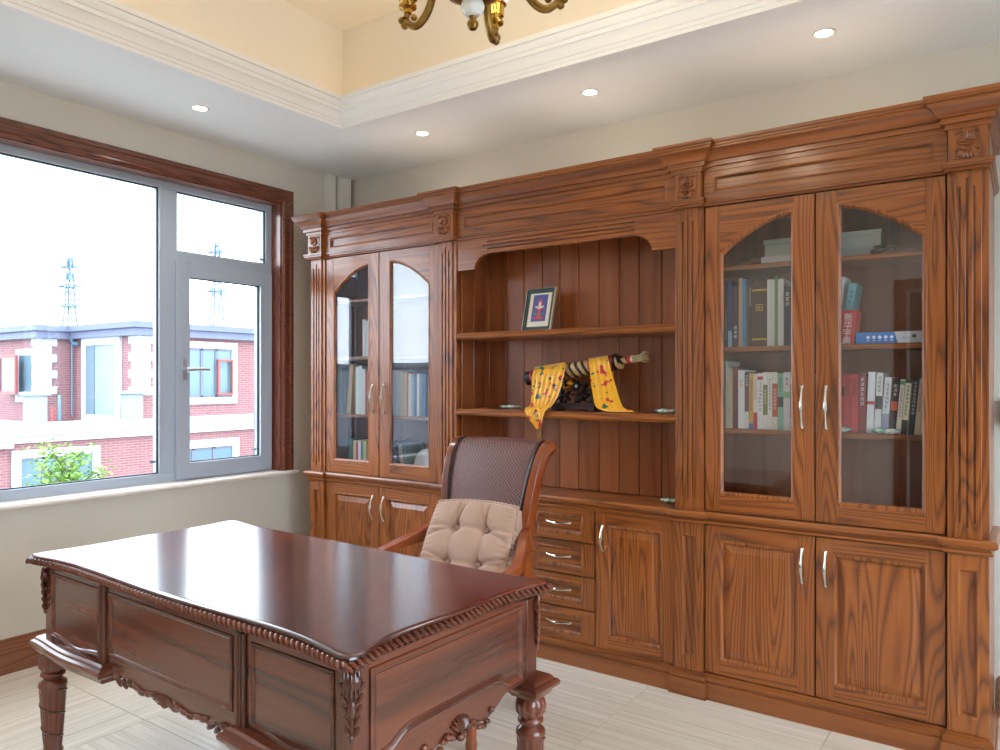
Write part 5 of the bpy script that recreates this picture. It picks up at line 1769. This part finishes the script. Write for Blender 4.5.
# woven back, bowed between the rails
nx = 21
mb = MB()
for sd in (0, 1):
    for i in range(nB):
        for k in range(nx):
            u = k / (nx - 1) * 2 - 1
            y, z = BK[i][0], BK[i][1]
            j0, j1 = max(i - 1, 0), min(i + 1, nB - 1)
            d = Vector((BK[j1][0] - BK[j0][0], BK[j1][1] - BK[j0][1])).normalized()
            nrm = Vector((-d.y, d.x))
            if nrm.x > 0: nrm = -nrm
            th = .026 + .010 * (1 - u * u) if sd == 0 else -.018
            mb.v.append((u * (halfw(z) - .025), y + nrm.x * th, z + nrm.y * th))
    o = sd * nB * nx
    for i in range(nB - 1):
        for k in range(nx - 1):
            a = o + i * nx + k
            mb.f.append((a, a + 1, a + nx + 1, a + nx)); mb.m.append(0)
o2 = nB * nx
for k in range(nx - 1):
    a = (nB - 1) * nx + k
    mb.f.append((a, a + 1, o2 + a + 1, o2 + a)); mb.m.append(0)
for i in range(nB - 1):
    for k in (0, nx - 1):
        a = i * nx + k
        mb.f.append((a, a + nx, o2 + a + nx, o2 + a)); mb.m.append(0)
mb.build('woven_back', weave, chair, angle=60)
for s in (-1, 1):
    pts = []
    for i in range(nB):
        y, z = BK[i][0], BK[i][1]
        j0, j1 = max(i - 1, 0), min(i + 1, nB - 1)
        d = Vector((BK[j1][0] - BK[j0][0], BK[j1][1] - BK[j0][1])).normalized()
        nrm = Vector((-d.y, d.x))
        if nrm.x > 0: nrm = -nrm
        pts.append((s * (halfw(z) - .027), y + nrm.x * .030, z + nrm.y * .030))
    MB().tube(pts, .0055, 6).build('piping', pipe_m, chair)
# seat
mb = MB()
sp_ = [(-.275, -.27), (.275, -.27), (.225, .155), (-.225, .155)]
mb.prism(sp_, 'z', .365, .425)
mb.build('seat_frame', chairw, chair, bevel=.006)
mb = MB(); n = 15
for sd in (0, 1):
    for i in range(n):
        for k in range(n):
            u = k / (n - 1) * 2 - 1; v = i / (n - 1) * 2 - 1
            t = (max(0, 1 - u ** 6) * max(0, 1 - v ** 6)) ** .5
            mb.v.append((u * (.262 - .022 * (v + 1)), -.075 + v * .19, .4255 + (.045 * t if sd == 0 else 0)))
    for i in range(n - 1):
        for k in range(n - 1):
            a = sd * n * n + i * n + k
            mb.f.append((a, a + 1, a + n + 1, a + n)); mb.m.append(0)
mb.build('seat', weave, chair, angle=60)
# swept arms
for s in (-1, 1):
    pts = spline([(s * .230, .178, .768), (s * .250, .115, .742), (s * .295, .03, .700), (s * .330, -.06, .668), (s * .334, -.14, .652), (s * .322, -.20, .630), (s * .305, -.225, .57), (s * .292, -.225, .47), (s * .285, -.225, .39)], 5)
    k = len(pts)
    sec = []
    for i in range(k):
        t = i / (k - 1)
        sec.append((.016 + .004 * t, .075 - .062 * min(1, t / .42) + (.010 if t > .6 else 0)))
    mb = MB().tube(pts, 0, sect=sec, up=(s, 0, 0.0001))
    # section halves are across (sideways normal, thickness)
    mb = MB()
    vs = []
    for i, p in enumerate(pts):
        a = Vector(pts[max(i - 1, 0)]); c = Vector(pts[min(i + 1, k - 1)])
        d = (c - a).normalized()
        side = Vector((1, 0, 0)); side = (side - d * side.dot(d)).normalized()
        upv = d.cross(side) * -1
        if upv.y > 0 and abs(upv.z) < .6: pass
        t = i / (k - 1)
        hb = .020 + .095 * max(0, 1 - t / .33) ** 1.5      # deep where it joins the back
        ht = .014
        hw = .017 + .005 * math.sin(PI * t)
        if upv.z < 0: upv = -upv
        for (q, w) in ((hw, ht), (-hw, ht), (-hw, -hb), (hw, -hb)):
            vs.append(Vector(p) + side * q + upv * w)
    fs = []
    for i in range(k - 1):
        for t in range(4):
            t2 = (t + 1) % 4
            fs.append((i * 4 + t, i * 4 + t2, (i + 1) * 4 + t2, (i + 1) * 4 + t))
    fs.append((3, 2, 1, 0)); fs.append(tuple((k - 1) * 4 + t for t in range(4)))
    mb.add(vs, fs)
    mb.build('arm', chairw, chair, bevel=.004)
    MB().lathe([(.018, .0), (.020, .012), (.024, .03), (.020, .05), (.024, .20), (.028, .33), (.026, .365)], n=24, c=(s * .245, -.235, 0)).build('front_leg', chairw, chair)

# ---------------------------------------------------------------- tufted cushion
csm = plain('velvet_taupe', srgb(184, 150, 131), .9, noise=.12, nscale=9, bump=.3, bscale=700)
csm.node_tree.nodes['Principled BSDF'].inputs['Sheen Weight'].default_value = .5
cu2 = tag(empty('tufted_cushion', (2.056, -1.325, .478)), 'taupe velvet cushion with four buttons leaning on the chair back', 'cushion')
cu2.rotation_euler = (math.radians(-29), math.radians(-1), math.radians(4))
HW = .215; n = 61
tufts = [(-.072, -.06), (.078, -.06), (-.072, .09), (.078, .09)]


def hgt(x, z, side):
    u, v = x / HW, z / HW
    e = (max(0, 1 - abs(u) ** 5) * max(0, 1 - abs(v) ** 5)) ** .42
    h = .035 + .040 * e
    for (tx, tz) in tufts:
        dx, dz = x - tx, z - tz
        r = math.hypot(dx, dz)
        h -= .042 * math.exp(-(r / .020) ** 1.3)
        h -= .010 * math.exp(-(r / .055) ** 2) 
    # pulled creases between the buttons
    for (a, c) in ((0, 1), (2, 3), (0, 2), (1, 3)):
        A = Vector(tufts[a]); B = Vector(tufts[c]); Pt = Vector((x, z)); AB = B - A
        t = max(0, min(1, (Pt - A).dot(AB) / AB.length_squared))
        h -= .008 * math.exp(-((Pt - A - AB * t).length / .010) ** 2)
    # creases running out to the edges
    for (tx, tz) in tufts:
        ex = HW * (1 if tx > 0 else -1); ez = HW * (1 if tz > 0 else -1)
        for (q0, q1) in (((tx, tz), (tx, ez)), ((tx, tz), (ex, tz)), ((tx, tz), (tx * .45, ez)), ((tx, tz), (ex, tz * .4))):
            A = Vector(q0); B = Vector(q1); Pt = Vector((x, z)); AB = B - A
            t = max(0, min(1, (Pt - A).dot(AB) / AB.length_squared))
            h -= .012 * math.exp(-((Pt - A - AB * t).length / .0075) ** 2) * e
    # gathers at the rim
    m_ = max(abs(u), abs(v))
    ang = (x if abs(v) > abs(u) else z) / .018
    h += .0035 * math.sin(ang * 2 * PI * .8) * max(0, (m_ - .70) / .30) * (1 if m_ < .97 else 0.2)
    return max(h, .024) if e > .3 else h


mb = MB()
for sd in (-1, 1):
    for i in range(n):
        for k in range(n):
            u = k / (n - 1) * 2 - 1; v = i / (n - 1) * 2 - 1
            # rounded square plan
            x = HW * u * (1 - .07 * v * v * abs(u)); z = HW * v * (1 - .07 * u * u * abs(v))
            mb.v.append((x, sd * hgt(HW * u, HW * v, sd), z + HW))
    o = (0 if sd < 0 else 1) * n * n
    for i in range(n - 1):
        for k in range(n - 1):
            a = o + i * n + k
            mb.f.append((a, a + 1, a + n + 1, a + n)); mb.m.append(0)
rim = [k for k in range(n)] + [i * n + n - 1 for i in range(1, n)] + [(n - 1) * n + k for k in range(n - 2, -1, -1)] + [i * n for i in range(n - 2, 0, -1)]
for a, c in zip(rim, rim[1:] + rim[:1]):
    mb.f.append((a, c, n * n + c, n * n + a)); mb.m.append(0)
# push the gusset band outwards a little
body = mb.build('pillow', csm, cu2, angle=70)
rope = []
for sd in (-1, 1):
    pts = []
    for q in rim + rim[:1]:
        p = mb.v[q + (0 if sd < 0 else n * n)]
        s = math.sin(len(pts) * 1.9) * .003
        pts.append((p[0] * 1.015, p[1], HW + (p[2] - HW) * 1.015 + s * .3))
    MB().tube(pts, [.0062 + .0016 * math.sin(i * 2.1) for i in range(len(pts))], 6).build('corded_seam', csm, cu2)
for (tx, tz) in tufts:
    MB().ball((tx, -hgt(tx, tz, -1) - .010, tz + HW), (.013, .007, .013), nu=12, nv=6).build('button', csm, cu2)
